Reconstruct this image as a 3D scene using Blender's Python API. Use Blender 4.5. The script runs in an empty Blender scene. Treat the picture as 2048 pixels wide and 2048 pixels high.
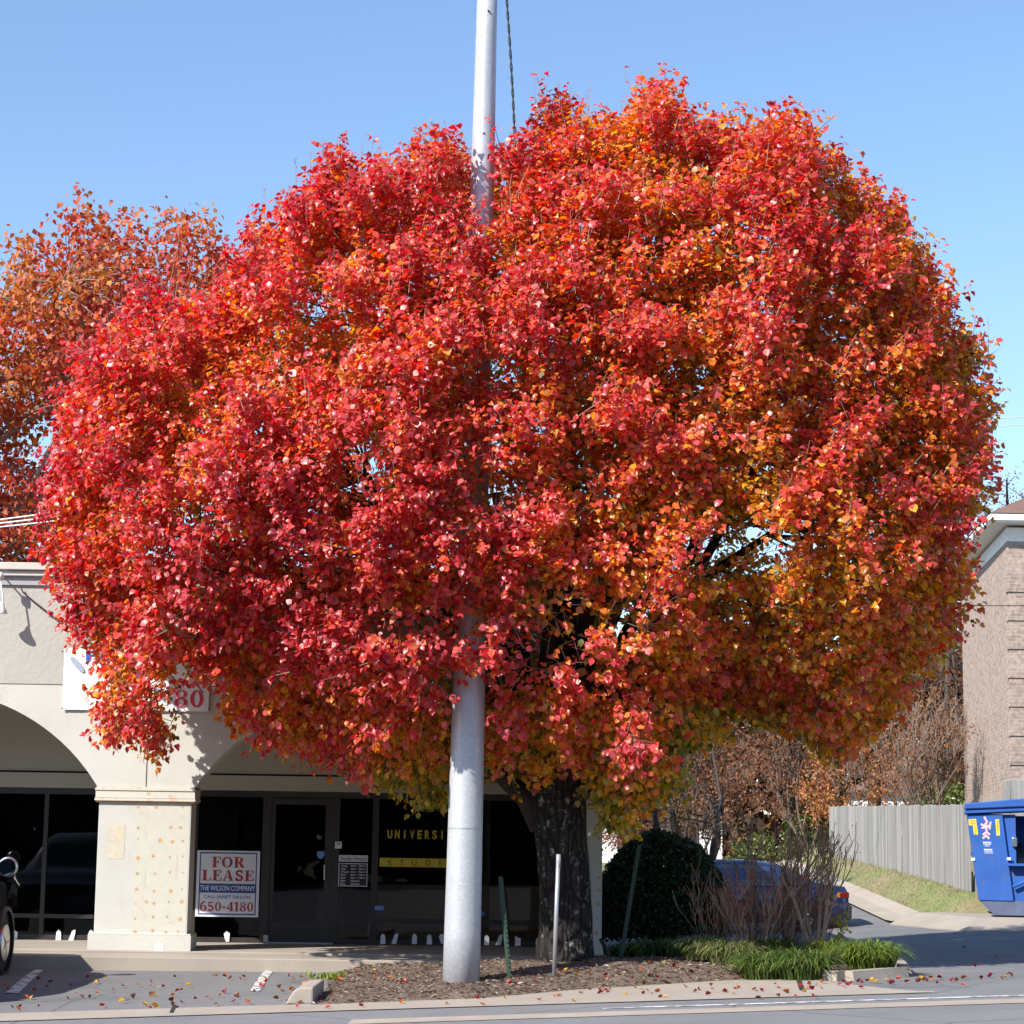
import bpy, math, random
import numpy as np
from mathutils import Vector, Matrix, noise

random.seed(11)
RNG = np.random.default_rng(11)
SC = bpy.context.scene
COL = SC.collection

# ------------------------------------------------------------------ camera
F = 4350.0                       # focal length in pixels of a 2048 px frame
PITCH, ROLL = math.atan(661 / F), 0.015
CAM = Vector((0.0, 0.0, 1.7))
CROT = Matrix.Rotation(math.pi / 2 + PITCH, 3, 'X') @ Matrix.Rotation(ROLL, 3, 'Z')
cd = bpy.data.cameras.new('camera')
cam = bpy.data.objects.new('camera', cd)
COL.objects.link(cam)
cd.sensor_width = 36
cd.lens = 36 * F / 2048
cd.clip_start, cd.clip_end = 0.1, 3000
cam.matrix_world = Matrix.Translation(CAM) @ CROT.to_4x4()
SC.camera = cam

# ------------------------------------------------------------------ sky, sun, exposure
SUN_EL, SUN_AZ = math.radians(38), math.radians(47)    # azimuth measured from the viewer's side towards the left
sd = Vector((-math.sin(SUN_AZ) * math.cos(SUN_EL), -math.cos(SUN_AZ) * math.cos(SUN_EL), math.sin(SUN_EL)))
W = bpy.data.worlds.new('World')
SC.world = W
W.use_nodes = True
nt = W.node_tree
bg = nt.nodes['Background']
sky = nt.nodes.new('ShaderNodeTexSky')
sky.sky_type = 'NISHITA'
sky.sun_disc = False
sky.sun_elevation = SUN_EL
sky.sun_rotation = math.atan2(sd.x, sd.y)
sky.altitude = 100
sky.air_density = 1.0
sky.dust_density = 0.35
sky.ozone_density = 3.6
nt.links.new(sky.outputs[0], bg.inputs[0])
bg.inputs[1].default_value = 0.138
sl = bpy.data.lights.new('sun', 'SUN')
sl.energy = 5.0
sl.angle = math.radians(0.53)
sl.color = (1.0, 0.95, 0.87)
so = bpy.data.objects.new('sun', sl)
COL.objects.link(so)
so.rotation_euler = (-sd).to_track_quat('-Z', 'Y').to_euler()
so.location = (-30, -20, 40)
SC.view_settings.view_transform = 'Standard'
SC.view_settings.look = 'None'
SC.view_settings.exposure = 0.73
SC.view_settings.gamma = 1
SC.render.engine = 'CYCLES'
SC.cycles.max_bounces = 8
SC.cycles.transparent_max_bounces = 12


def at(u, v, Y):
    """world point at distance Y that a point of the photograph (2048 px frame) stands at"""
    d = CROT @ Vector(((u - 1024) / F, -(v - 1024) / F, -1))
    return CAM + d * (Y / d.y)


def gp(u, v, z=0.0):
    d = CROT @ Vector(((u - 1024) / F, -(v - 1024) / F, -1))
    return CAM + d * ((z - CAM.z) / d.z)


K = 2048 / 1932.0


def at9(u, v, Y):
    return at(u * K, v * K, Y)


def cl(t, a=0.0, b=1.0):
    return max(a, min(b, t))


def sm(t):
    t = cl(t)
    return t * t * (3 - 2 * t)


# ------------------------------------------------------------------ tagging and mesh helpers
def tag(o, label=None, cat=None, group=None, kind=None):
    if label: o['label'] = label
    if cat: o['category'] = cat
    if group: o['group'] = group
    if kind: o['kind'] = kind
    return o


def thing(name, label, cat, loc=(0, 0, 0), group=None, rz=0.0):
    o = bpy.data.objects.new(name, None)
    COL.objects.link(o)
    o.location = loc
    o.rotation_euler = (0, 0, rz)
    o.empty_display_size = 0.2
    return tag(o, label, cat, group)


def root_of(o):
    while o.parent: o = o.parent
    return o


def link(name, me, mat, parent=None, smooth=False, local=False):
    o = bpy.data.objects.new(name, me)
    COL.objects.link(o)
    if mat is not None:
        for m in (mat if isinstance(mat, (list, tuple)) else [mat]):
            me.materials.append(m)
    if smooth:
        me.polygons.foreach_set('use_smooth', np.ones(len(me.polygons), dtype=bool))
    if parent is not None:
        o.parent = parent
        if not local:
            me.transform(Matrix.Translation(-Vector(root_of(parent).location)))
    return o


class MB:
    def __init__(self):
        self.v, self.f, self.m = [], [], []

    def add(self, vs, fs, m=0):
        b = len(self.v)
        self.v += [tuple(p) for p in vs]
        self.f += [tuple(i + b for i in f) for f in fs]
        self.m += [m] * len(fs)
        return self

    def box(self, x0, x1, y0, y1, z0, z1, m=0):
        return self.add([(x0, y0, z0), (x1, y0, z0), (x1, y1, z0), (x0, y1, z0), (x0, y0, z1), (x1, y0, z1), (x1, y1, z1), (x0, y1, z1)],
                        [(0, 3, 2, 1), (4, 5, 6, 7), (0, 1, 5, 4), (1, 2, 6, 5), (2, 3, 7, 6), (3, 0, 4, 7)], m)

    def quad(self, a, b, c, d, m=0):
        return self.add([a, b, c, d], [(0, 1, 2, 3)], m)

    def poly(self, pts, m=0):
        return self.add(pts, [tuple(range(len(pts)))], m)

    def prism(self, xz, y0, y1, m=0):
        n = len(xz)
        vs = [(x, y0, z) for x, z in xz] + [(x, y1, z) for x, z in xz]
        fs = [tuple(range(n)), tuple(range(2 * n - 1, n - 1, -1))] + [(i, i + n, (i + 1) % n + n, (i + 1) % n) for i in range(n)]
        return self.add(vs, fs, m)

    def slab(self, xy, z0, z1, m=0):
        n = len(xy)
        vs = [(x, y, z0) for x, y in xy] + [(x, y, z1) for x, y in xy]
        fs = [tuple(range(n - 1, -1, -1)), tuple(range(n, 2 * n))] + [(i, (i + 1) % n, (i + 1) % n + n, i + n) for i in range(n)]
        return self.add(vs, fs, m)

    def tube(self, pts, rad, n=6, m=0, cap=True):
        pts = [Vector(p) for p in pts]
        if not hasattr(rad, '__len__'): rad = [rad] * len(pts)
        t0 = (pts[1] - pts[0]).normalized()
        a = t0.orthogonal().normalized()
        vs, fs = [], []
        for i, p in enumerate(pts):
            t = (pts[min(i + 1, len(pts) - 1)] - pts[max(i - 1, 0)])
            if t.length < 1e-9: t = t0
            t = t.normalized()
            a = (a - t * a.dot(t))
            a = a.normalized() if a.length > 1e-6 else t.orthogonal().normalized()
            b = t.cross(a)
            for k in range(n):
                an = 2 * math.pi * k / n
                vs.append(p + (a * math.cos(an) + b * math.sin(an)) * rad[i])
        for i in range(len(pts) - 1):
            for k in range(n):
                fs.append((i * n + k, i * n + (k + 1) % n, (i + 1) * n + (k + 1) % n, (i + 1) * n + k))
        if cap:
            fs.append(tuple(range(n - 1, -1, -1)))
            fs.append(tuple(range((len(pts) - 1) * n, len(pts) * n)))
        return self.add(vs, fs, m)

    def lathe(self, c, prof, n=24, axis='Z', m=0, cap=True):
        vs, fs = [], []
        for r, h in prof:
            for k in range(n):
                an = 2 * math.pi * k / n
                x, y = r * math.cos(an), r * math.sin(an)
                p = (x, y, h) if axis == 'Z' else ((x, h, y) if axis == 'Y' else (h, x, y))
                vs.append((c[0] + p[0], c[1] + p[1], c[2] + p[2]))
        for i in range(len(prof) - 1):
            for k in range(n):
                fs.append((i * n + k, i * n + (k + 1) % n, (i + 1) * n + (k + 1) % n, (i + 1) * n + k))
        if cap:
            fs.append(tuple(range(n - 1, -1, -1)))
            fs.append(tuple(range((len(prof) - 1) * n, len(prof) * n)))
        return self.add(vs, fs, m)

    def build(self, name, mat, parent=None, smooth=False, local=False, bevel=0.0):
        me = bpy.data.meshes.new(name)
        me.from_pydata(self.v, [], self.f)
        if isinstance(mat, (list, tuple)) and len(mat) > 1:
            me.polygons.foreach_set('material_index', self.m)
        me.update()
        o = link(name, me, mat, parent, smooth, local)
        if bevel:
            b = o.modifiers.new('bevel', 'BEVEL')
            b.width = bevel; b.segments = 2; b.limit_method = 'ANGLE'
        return o


# ------------------------------------------------------------------ materials
def new_mat(name):
    m = bpy.data.materials.new(name)
    m.use_nodes = True
    return m, m.node_tree, m.node_tree.nodes['Principled BSDF']


def N(t, kind, **kw):
    n = t.nodes.new(kind)
    for k, v in kw.items():
        if k.startswith('i_'):
            key = k[2:]
            n.inputs[int(key) if key.isdigit() else key].default_value = v
        else:
            setattr(n, k, v)
    return n


def ramp(t, src, stops):
    r = t.nodes.new('ShaderNodeValToRGB')
    e = r.color_ramp.elements
    while len(e) < len(stops): e.new(0.5)
    for i, (p, c) in enumerate(stops):
        e[i].position = p
        e[i].color = (*c, 1) if len(c) == 3 else c
    t.links.new(src, r.inputs[0])
    return r


def mixc(t, fac, a, b, mode='MIX'):
    m = t.nodes.new('ShaderNodeMix')
    m.data_type = 'RGBA'
    m.blend_type = mode
    for inp, val in ((0, fac), (6, a), (7, b)):
        if hasattr(val, 'is_linked'): t.links.new(val, m.inputs[inp])
        elif inp == 0: m.inputs[0].default_value = val
        else: m.inputs[inp].default_value = (*val, 1)
    return m.outputs[2]


def sc3(c, k):
    return tuple(min(1, x * k) for x in c)


def surf(name, col, rough=0.8, var=0.15, scale=3.0, fine=60.0, fvar=0.12, bump=0.15, bscale=None, metal=0.0, spec=0.4, blotch=None, stretch=None):
    """weathered surface: broad tone drift, fine grain, optional blotches of another colour, bump"""
    m, t, p = new_mat(name)
    tc = N(t, 'ShaderNodeTexCoord')
    vec = tc.outputs['Object']
    if stretch:
        mp = N(t, 'ShaderNodeMapping')
        mp.inputs['Scale'].default_value = stretch
        t.links.new(vec, mp.inputs[0])
        vec = mp.outputs[0]
    n1 = N(t, 'ShaderNodeTexNoise', i_Scale=scale, i_Detail=6.0, i_Roughness=0.6)
    n2 = N(t, 'ShaderNodeTexNoise', i_Scale=fine, i_Detail=3.0, i_Roughness=0.7)
    t.links.new(vec, n1.inputs['Vector'])
    t.links.new(vec, n2.inputs['Vector'])
    r1 = ramp(t, n1.outputs[0], [(0.3, sc3(col, 1 - var)), (0.7, sc3(col, 1 + var))])
    r2 = ramp(t, n2.outputs[0], [(0.3, (1 - fvar,) * 3), (0.7, (1 + 0 * fvar,) * 3)])
    c = mixc(t, 1.0, r1.outputs[0], r2.outputs[0], 'MULTIPLY')
    if blotch:
        bc, bs, lo, hi = blotch
        n3 = N(t, 'ShaderNodeTexNoise', i_Scale=bs, i_Detail=7.0, i_Roughness=0.62)
        t.links.new(vec, n3.inputs['Vector'])
        f = ramp(t, n3.outputs[0], [(lo, (0, 0, 0)), (hi, (1, 1, 1))])
        c = mixc(t, f.outputs[0], c, bc)
    t.links.new(c, p.inputs['Base Color'])
    p.inputs['Roughness'].default_value = rough
    p.inputs['Metallic'].default_value = metal
    p.inputs['Specular IOR Level'].default_value = spec
    if bump:
        b = N(t, 'ShaderNodeBump', i_Strength=bump, i_Distance=0.02)
        n4 = N(t, 'ShaderNodeTexNoise', i_Scale=bscale or fine, i_Detail=5.0)
        t.links.new(vec, n4.inputs['Vector'])
        t.links.new(n4.outputs[0], b.inputs['Height'])
        t.links.new(b.outputs[0], p.inputs['Normal'])
    return m


def plain(name, col, rough=0.5, metal=0.0, spec=0.5, coat=0.0):
    m = surf(name, col, rough, 0.06, 4.0, 40.0, 0.05, 0.0, None, metal, spec)
    m.node_tree.nodes['Principled BSDF'].inputs['Coat Weight'].default_value = coat
    return m


def leaf_mat(name, rough=0.36, transl=0.35, spec=0.5, attr='leaf_colour', coat=0.0):
    m, t, p = new_mat(name)
    a = N(t, 'ShaderNodeAttribute', attribute_name=attr)
    tc = N(t, 'ShaderNodeTexCoord')
    n = N(t, 'ShaderNodeTexNoise', i_Scale=26.0, i_Detail=3.0)
    t.links.new(tc.outputs['Object'], n.inputs['Vector'])
    r = ramp(t, n.outputs[0], [(0.3, (0.78, 0.74, 0.72)), (0.7, (1.0, 1.0, 1.0))])
    c = mixc(t, 1.0, a.outputs['Color'], r.outputs[0], 'MULTIPLY')
    t.links.new(c, p.inputs['Base Color'])
    p.inputs['Roughness'].default_value = rough
    p.inputs['Specular IOR Level'].default_value = spec
    p.inputs['Coat Weight'].default_value = coat
    p.inputs['Coat Roughness'].default_value = .40
    tr = N(t, 'ShaderNodeBsdfTranslucent')
    hs = N(t, 'ShaderNodeHueSaturation', i_Saturation=1.15, i_Value=1.3)
    t.links.new(c, hs.inputs['Color'])
    t.links.new(hs.outputs[0], tr.inputs[0])
    mx = N(t, 'ShaderNodeMixShader')
    mx.inputs[0].default_value = transl
    t.links.new(p.outputs[0], mx.inputs[1])
    t.links.new(tr.outputs[0], mx.inputs[2])
    t.links.new(mx.outputs[0], t.nodes['Material Output'].inputs[0])
    return m


def glass_mat(name, tint=(0.45, 0.47, 0.46), ior=1.45):
    m, t, p = new_mat(name)
    t.nodes.remove(p)
    tr = N(t, 'ShaderNodeBsdfTransparent'); tr.inputs[0].default_value = (*tint, 1)
    gl = N(t, 'ShaderNodeBsdfGlossy', i_Roughness=0.012); gl.inputs[0].default_value = (1, 1, 1, 1)
    fr = N(t, 'ShaderNodeFresnel', i_IOR=ior)
    nz = N(t, 'ShaderNodeTexNoise', i_Scale=0.9, i_Detail=1.0)
    tc = N(t, 'ShaderNodeTexCoord'); t.links.new(tc.outputs['Object'], nz.inputs['Vector'])
    b = N(t, 'ShaderNodeBump', i_Strength=0.03, i_Distance=0.05); t.links.new(nz.outputs[0], b.inputs['Height'])
    t.links.new(b.outputs[0], gl.inputs['Normal'])
    mx = N(t, 'ShaderNodeMixShader')
    t.links.new(fr.outputs[0], mx.inputs[0]); t.links.new(tr.outputs[0], mx.inputs[1]); t.links.new(gl.outputs[0], mx.inputs[2])
    t.links.new(mx.outputs[0], t.nodes['Material Output'].inputs[0])
    return m


def brick_mat():
    m, t, p = new_mat('tan_brick')
    tc = N(t, 'ShaderNodeTexCoord')
    # object axes: wall runs mostly along x or y: use (x + y, z)
    sx = N(t, 'ShaderNodeSeparateXYZ'); t.links.new(tc.outputs['Object'], sx.inputs[0])
    ad = N(t, 'ShaderNodeMath', operation='ADD'); t.links.new(sx.outputs[0], ad.inputs[0]); t.links.new(sx.outputs[1], ad.inputs[1])
    cx = N(t, 'ShaderNodeCombineXYZ'); t.links.new(ad.outputs[0], cx.inputs[0]); t.links.new(sx.outputs[2], cx.inputs[1])
    b = N(t, 'ShaderNodeTexBrick', i_Scale=1.0)
    b.inputs['Brick Width'].default_value = 0.26; b.inputs['Row Height'].default_value = 0.088
    b.inputs['Mortar Size'].default_value = 0.008; b.inputs['Bias'].default_value = -0.5
    b.inputs['Color1'].default_value = (0.375, 0.285, 0.235, 1); b.inputs['Color2'].default_value = (0.17, 0.12, 0.105, 1)
    b.inputs['Mortar'].default_value = (0.40, 0.35, 0.31, 1)
    t.links.new(cx.outputs[0], b.inputs['Vector'])
    n = N(t, 'ShaderNodeTexNoise', i_Scale=9.0, i_Detail=6.0); t.links.new(tc.outputs['Object'], n.inputs['Vector'])
    r = ramp(t, n.outputs[0], [(0.35, (0.72, 0.72, 0.74)), (0.65, (1.12, 1.1, 1.08))])
    c = mixc(t, 1.0, b.outputs[0], r.outputs[0], 'MULTIPLY')
    t.links.new(c, p.inputs['Base Color'])
    p.inputs['Roughness'].default_value = 0.9
    bm = N(t, 'ShaderNodeBump', i_Strength=0.4, i_Distance=0.01, invert=True); t.links.new(b.outputs['Fac'], bm.inputs['Height'])
    t.links.new(bm.outputs[0], p.inputs['Normal'])
    return m


M = {}
M['asphalt'] = surf('weathered_asphalt', (0.185, 0.185, 0.189), 0.92, 0.12, 0.5, 90, 0.22, 0.35, 120, blotch=((0.15, 0.15, 0.16), 0.35, 0.56, 0.72))
M['road'] = surf('road_asphalt', (0.20, 0.20, 0.206), 0.92, 0.10, 0.6, 80, 0.25, 0.35, 120, blotch=((0.19, 0.19, 0.2), 0.5, 0.6, 0.75))
M['concrete'] = surf('tan_concrete', (0.345, 0.30, 0.252), 0.9, 0.10, 1.2, 70, 0.14, 0.2, 90, blotch=((0.33, 0.28, 0.23), 1.4, 0.55, 0.75))
M['kerbconc'] = surf('kerb_concrete', (0.37, 0.32, 0.265), 0.9, 0.12, 1.5, 60, 0.16, 0.25, 80, blotch=((0.33, 0.27, 0.21), 2.5, 0.55, 0.75))
M['paint'] = surf('worn_white_paint', (0.78, 0.78, 0.77), 0.8, 0.08, 6, 60, 0.15, 0.1, blotch=((0.24, 0.24, 0.25), 9, 0.44, 0.56))
M['soil'] = surf('dry_ground', (0.17, 0.13, 0.085), 0.95, 0.25, 0.8, 20, 0.3, 0.4, blotch=((0.15, 0.16, 0.06), 0.4, 0.45, 0.6))
M['lawn'] = surf('dry_lawn', (0.235, 0.205, 0.11), 0.95, 0.2, 1.2, 40, 0.3, 0.5, 50, blotch=((0.16, 0.2, 0.065), 0.5, 0.46, 0.62))
M['mulch'] = surf('bark_mulch', (0.20, 0.145, 0.11), 0.95, 0.25, 3, 55, 0.5, 0.9, 60, blotch=((0.10, 0.07, 0.055), 18, 0.5, 0.65))
M['stucco_lo'] = surf('cream_stucco', (0.51, 0.50, 0.452), 0.85, 0.05, 1.0, 50, 0.07, 0.18, 35, blotch=((0.43, 0.40, 0.335), 1.6, 0.52, 0.80))
M['stucco_hi'] = surf('grey_tan_stucco', (0.395, 0.380, 0.338), 0.85, 0.05, 1.4, 50, 0.06, 0.35, 14, blotch=((0.43, 0.415, 0.37), 5, 0.62, 0.75))
M['soffit'] = surf('arcade_paint', (0.42, 0.39, 0.32), 0.85, 0.05, 1.0, 40, 0.05, 0.1)
M['cornice'] = surf('cornice_paint', (0.50, 0.48, 0.43), 0.7, 0.05, 2.0, 40, 0.06, 0.1)
M['rust'] = surf('rusty_glue', (0.60, 0.36, 0.17), 0.9, 0.25, 20, 60, 0.3, 0.2)
M['glue'] = surf('old_glue_film', (0.55, 0.50, 0.40), 0.9, 0.1, 10, 60, 0.15, 0.1, blotch=((0.58, 0.46, 0.30), 9, 0.56, 0.68))
M['film'] = surf('yellowed_film', (0.515, 0.495, 0.425), 0.9, 0.05, 6, 60, 0.08, 0.05)
M['capital'] = surf('stained_capital', (0.55, 0.525, 0.455), 0.8, 0.05, 3, 50, 0.06, 0.1, blotch=((0.52, 0.30, 0.15), 9, 0.56, 0.72))
M['dark'] = plain('dark_gap', (0.02, 0.019, 0.017), 0.9)
M['bronze'] = surf('dark_bronze_metal', (0.032, 0.028, 0.025), 0.45, 0.1, 4, 60, 0.1, 0.0, spec=0.4)
M['glass'] = glass_mat('storefront_glass', ior=1.33)
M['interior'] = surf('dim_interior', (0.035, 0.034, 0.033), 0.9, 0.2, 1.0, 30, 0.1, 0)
M['brown'] = surf('brown_counter', (0.46, 0.31, 0.20), 0.6, 0.15, 3, 30, 0.15, 0, stretch=(1, 1, 8))
M['chrome'] = plain('brushed_metal', (0.62, 0.62, 0.63), 0.3, 1.0)
M['signwhite'] = plain('sign_white', (0.72, 0.74, 0.77), 0.5)
M['signred'] = plain('sign_red', (0.42, 0.025, 0.035), 0.5)
M['signblue'] = plain('sign_blue', (0.03, 0.06, 0.27), 0.5)
M['banner'] = surf('vinyl_banner', (0.80, 0.81, 0.84), 0.45, 0.03, 1.5, 30, 0.03, 0.25, 2.5)
M['bannerred'] = plain('banner_red', (0.62, 0.05, 0.09), 0.5)
M['bannerblue'] = plain('banner_blue', (0.03, 0.08, 0.42), 0.5)
M['greyink'] = plain('grey_ink', (0.30, 0.35, 0.43), 0.6)
M['yellow'] = plain('yellow_vinyl', (0.62, 0.50, 0.03), 0.5)
M['paper'] = plain('white_paper', (0.78, 0.80, 0.84), 0.8)
M['sticker'] = plain('blue_sticker', (0.13, 0.28, 0.62), 0.5)
M['black'] = plain('black_vinyl', (0.015, 0.015, 0.018), 0.6)
M['galv'] = surf('galvanised_steel', (0.43, 0.445, 0.475), 0.46, 0.06, 2.5, 26, 0.09, 0.06, 60, metal=0.25, spec=0.5, blotch=((0.51, 0.52, 0.54), 30, 0.5, 0.68))
M['stake'] = surf('green_post_paint', (0.03, 0.06, 0.04), 0.6, 0.2, 8, 60, 0.2, 0.1)
M['pipe'] = surf('grey_pipe', (0.42, 0.43, 0.45), 0.4, 0.08, 8, 60, 0.1, 0.05, metal=0.5)
M['bark'] = surf('dark_bark', (0.034, 0.027, 0.023), 0.95, 0.35, 5, 40, 0.5, 1.0, 30, stretch=(3, 3, 0.6))
M['limb'] = surf('limb_bark', (0.038, 0.030, 0.026), 0.95, 0.3, 6, 40, 0.4, 0.6)
M['twig'] = surf('tan_twig', (0.36, 0.225, 0.155), 0.9, 0.2, 8, 50, 0.2, 0)
M['greytwig'] = surf('grey_twig', (0.28, 0.20, 0.155), 0.9, 0.2, 8, 50, 0.2, 0)
M['woodtwig'] = surf('wood_twig', (0.17, 0.125, 0.10), 0.9, 0.2, 8, 50, 0.2, 0)
M['darktwig'] = surf('dark_twig', (0.07, 0.052, 0.042), 0.9, 0.2, 8, 50, 0.2, 0)
M['leaf'] = leaf_mat('pear_leaf', 0.40, 0.48, 0.7, coat=0.4)
M['leafbg'] = leaf_mat('woods_leaf', 0.55, 0.40, 0.3)
M['leafgreen'] = leaf_mat('evergreen_leaf', 0.42, 0.18, 0.4)
M['blade'] = leaf_mat('grass_blade', 0.45, 0.25, 0.4)
M['brick'] = brick_mat()
M['quoin'] = M['brick']
M['whitetrim'] = plain('white_trim', (0.80, 0.80, 0.80), 0.5)
M['shingle'] = surf('brown_shingle', (0.20, 0.12, 0.095), 0.9, 0.15, 2, 25, 0.3, 0.3, stretch=(1, 1, 6))
M['fence'] = surf('grey_cedar', (0.305, 0.30, 0.29), 0.9, 0.20, 2.2, 40, 0.25, 0.3, 40, stretch=(6, 6, 0.35), blotch=((0.30, 0.28, 0.26), 3.0, 0.52, 0.75))
M['dumpster'] = surf('blue_bin_paint', (0.026, 0.105, 0.39), 0.55, 0.16, 2, 40, 0.14, 0.12, 3.0, blotch=((0.10, 0.10, 0.14), 3.5, 0.57, 0.70))
M['binlow'] = surf('scuffed_bin_base', (0.10, 0.12, 0.2), 0.6, 0.2, 4, 40, 0.2, 0.1)
M['stickyellow'] = plain('bin_yellow', (0.75, 0.6, 0.05), 0.5)
M['stickpink'] = plain('bin_pink', (0.80, 0.45, 0.48), 0.5)
M['bag'] = plain('trash_bag', (0.05, 0.05, 0.06), 0.35)
M['carnavy'] = plain('navy_car_paint', (0.014, 0.03, 0.10), 0.22, 0.2, 0.5, 1.0)
M['cardark'] = plain('dark_car_paint', (0.045, 0.045, 0.042), 0.25, 0.4, 0.5, 1.0)
M['carglass'] = plain('car_glass', (0.02, 0.035, 0.06), 0.05, 0.0, 1.0, 1.0)
M['tyre'] = plain('tyre_rubber', (0.02, 0.02, 0.02), 0.85)
M['plastic'] = plain('black_plastic', (0.025, 0.025, 0.025), 0.6)
M['taillight'] = plain('red_tail_lens', (0.12, 0.008, 0.008), 0.2)
M['amber'] = plain('amber_lens', (0.35, 0.13, 0.02), 0.2)
M['mirror'] = plain('mirror_glass', (0.55, 0.6, 0.7), 0.03, 1.0)
M['lampwhite'] = plain('white_enamel', (0.8, 0.8, 0.8), 0.4)
M['cable'] = plain('black_cable', (0.02, 0.02, 0.022), 0.7)
M['palecable'] = plain('pale_cable', (0.55, 0.53, 0.5), 0.6)
M['house'] = surf('white_siding', (0.72, 0.72, 0.72), 0.8, 0.04, 1, 20, 0.05, 0)
M['berry'] = plain('red_berry', (0.55, 0.03, 0.03), 0.35)


def cracked(m, scale=.32, stain=(.09, .09, .095), width=.016):
    t = m.node_tree; p = t.nodes['Principled BSDF']
    src = p.inputs['Base Color'].links[0].from_socket
    tc = N(t, 'ShaderNodeTexCoord')
    nz_ = N(t, 'ShaderNodeTexNoise', i_Scale=1.1, i_Detail=4.0); t.links.new(tc.outputs['Object'], nz_.inputs['Vector'])
    wob = mixc(t, .22, tc.outputs['Object'], nz_.outputs['Color'], 'ADD')
    v = N(t, 'ShaderNodeTexVoronoi', feature='DISTANCE_TO_EDGE', i_Scale=scale); t.links.new(wob, v.inputs['Vector'])
    f = ramp(t, v.outputs['Distance'], [(0.0, (.8, .8, .8)), (scale * width, (0, 0, 0))])
    c = mixc(t, f.outputs[0], src, (.06, .058, .055))
    n2 = N(t, 'ShaderNodeTexNoise', i_Scale=.9, i_Detail=3.0, i_Roughness=.5); t.links.new(tc.outputs['Object'], n2.inputs['Vector'])
    f2 = ramp(t, n2.outputs[0], [(0.60, (0, 0, 0)), (0.74, (.6, .6, .6))])
    t.links.new(mixc(t, f2.outputs[0], c, stain), p.inputs['Base Color'])


cracked(M['asphalt'])
cracked(M['road'], .22, (.15, .15, .155))


# dark bark with pale lichen patches
def lichen(m):
    t = m.node_tree; p = t.nodes['Principled BSDF']
    src = p.inputs['Base Color'].links[0].from_socket
    tc = N(t, 'ShaderNodeTexCoord')
    v = N(t, 'ShaderNodeTexNoise', i_Scale=15.0, i_Detail=5.0, i_Roughness=0.55); t.links.new(tc.outputs['Object'], v.inputs['Vector'])
    f = ramp(t, v.outputs[0], [(0.55, (0, 0, 0)), (0.63, (1, 1, 1))])
    v2 = N(t, 'ShaderNodeTexNoise', i_Scale=2.6, i_Detail=2.0); t.links.new(tc.outputs['Object'], v2.inputs['Vector'])
    f2 = ramp(t, v2.outputs[0], [(0.42, (0, 0, 0)), (0.60, (1, 1, 1))])
    c = mixc(t, mixc(t, 1.0, f.outputs[0], f2.outputs[0], 'MULTIPLY'), src, (0.26, 0.25, 0.22))
    wv = N(t, 'ShaderNodeTexVoronoi', feature='DISTANCE_TO_EDGE', i_Scale=7.0)
    mp = N(t, 'ShaderNodeMapping'); mp.inputs['Scale'].default_value = (1.6, 1.6, .32)
    t.links.new(tc.outputs['Object'], mp.inputs[0]); t.links.new(mp.outputs[0], wv.inputs['Vector'])
    cr = ramp(t, wv.outputs['Distance'], [(0.0, (.25, .25, .25)), (0.16, (1.1, 1.1, 1.1))])
    c = mixc(t, 1.0, c, cr.outputs[0], 'MULTIPLY')
    bp = N(t, 'ShaderNodeBump', i_Strength=1.0, i_Distance=0.05); t.links.new(cr.outputs[0], bp.inputs['Height'])
    old = p.inputs['Normal'].links[0].from_socket
    t.links.new(old, bp.inputs['Normal']); t.links.new(bp.outputs[0], p.inputs['Normal'])
    t.links.new(c, p.inputs['Base Color'])


lichen(M['bark'])


# weathered boards differ in tone one from the next
def per_island(m, lo, hi):
    t = m.node_tree; p = t.nodes['Principled BSDF']
    src = p.inputs['Base Color'].links[0].from_socket
    g = N(t, 'ShaderNodeNewGeometry')
    r = ramp(t, g.outputs['Random Per Island'], [(0.0, (lo,) * 3), (1.0, (hi,) * 3)])
    t.links.new(mixc(t, 1.0, src, r.outputs[0], 'MULTIPLY'), p.inputs['Base Color'])


per_island(M['fence'], .72, 1.12)


# ------------------------------------------------------------------ text
def text_mesh(s, bold=0.0):
    cu = bpy.data.curves.new('t', 'FONT')
    cu.body = s
    cu.offset = bold
    cu.resolution_u = 3
    o = bpy.data.objects.new('t', cu)
    COL.objects.link(o)
    dg = bpy.context.evaluated_depsgraph_get(); dg.update()
    me = bpy.data.meshes.new_from_object(o.evaluated_get(dg))
    bpy.data.objects.remove(o)
    v = np.array([x.co[:] for x in me.vertices])
    f = [tuple(p.vertices) for p in me.polygons]
    bpy.data.meshes.remove(me)
    return v, f


def put_text(mb, s, x0, x1, z0, z1, y, bold=0.0, m=0):
    v, f = text_mesh(s, bold)
    lo, hi = v.min(0), v.max(0)
    X = x0 + (v[:, 0] - lo[0]) / max(1e-6, hi[0] - lo[0]) * (x1 - x0)
    Z = z0 + (v[:, 1] - lo[1]) / max(1e-6, hi[1] - lo[1]) * (z1 - z0)
    mb.add([(a, y, b) for a, b in zip(X, Z)], f, m)


def arc(cx, cy, rx, ry, a0, a1, n=14):
    return [(cx + rx * math.cos(math.radians(a0 + (a1 - a0) * i / n)), cy + ry * math.sin(math.radians(a0 + (a1 - a0) * i / n))) for i in range(n + 1)]


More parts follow.
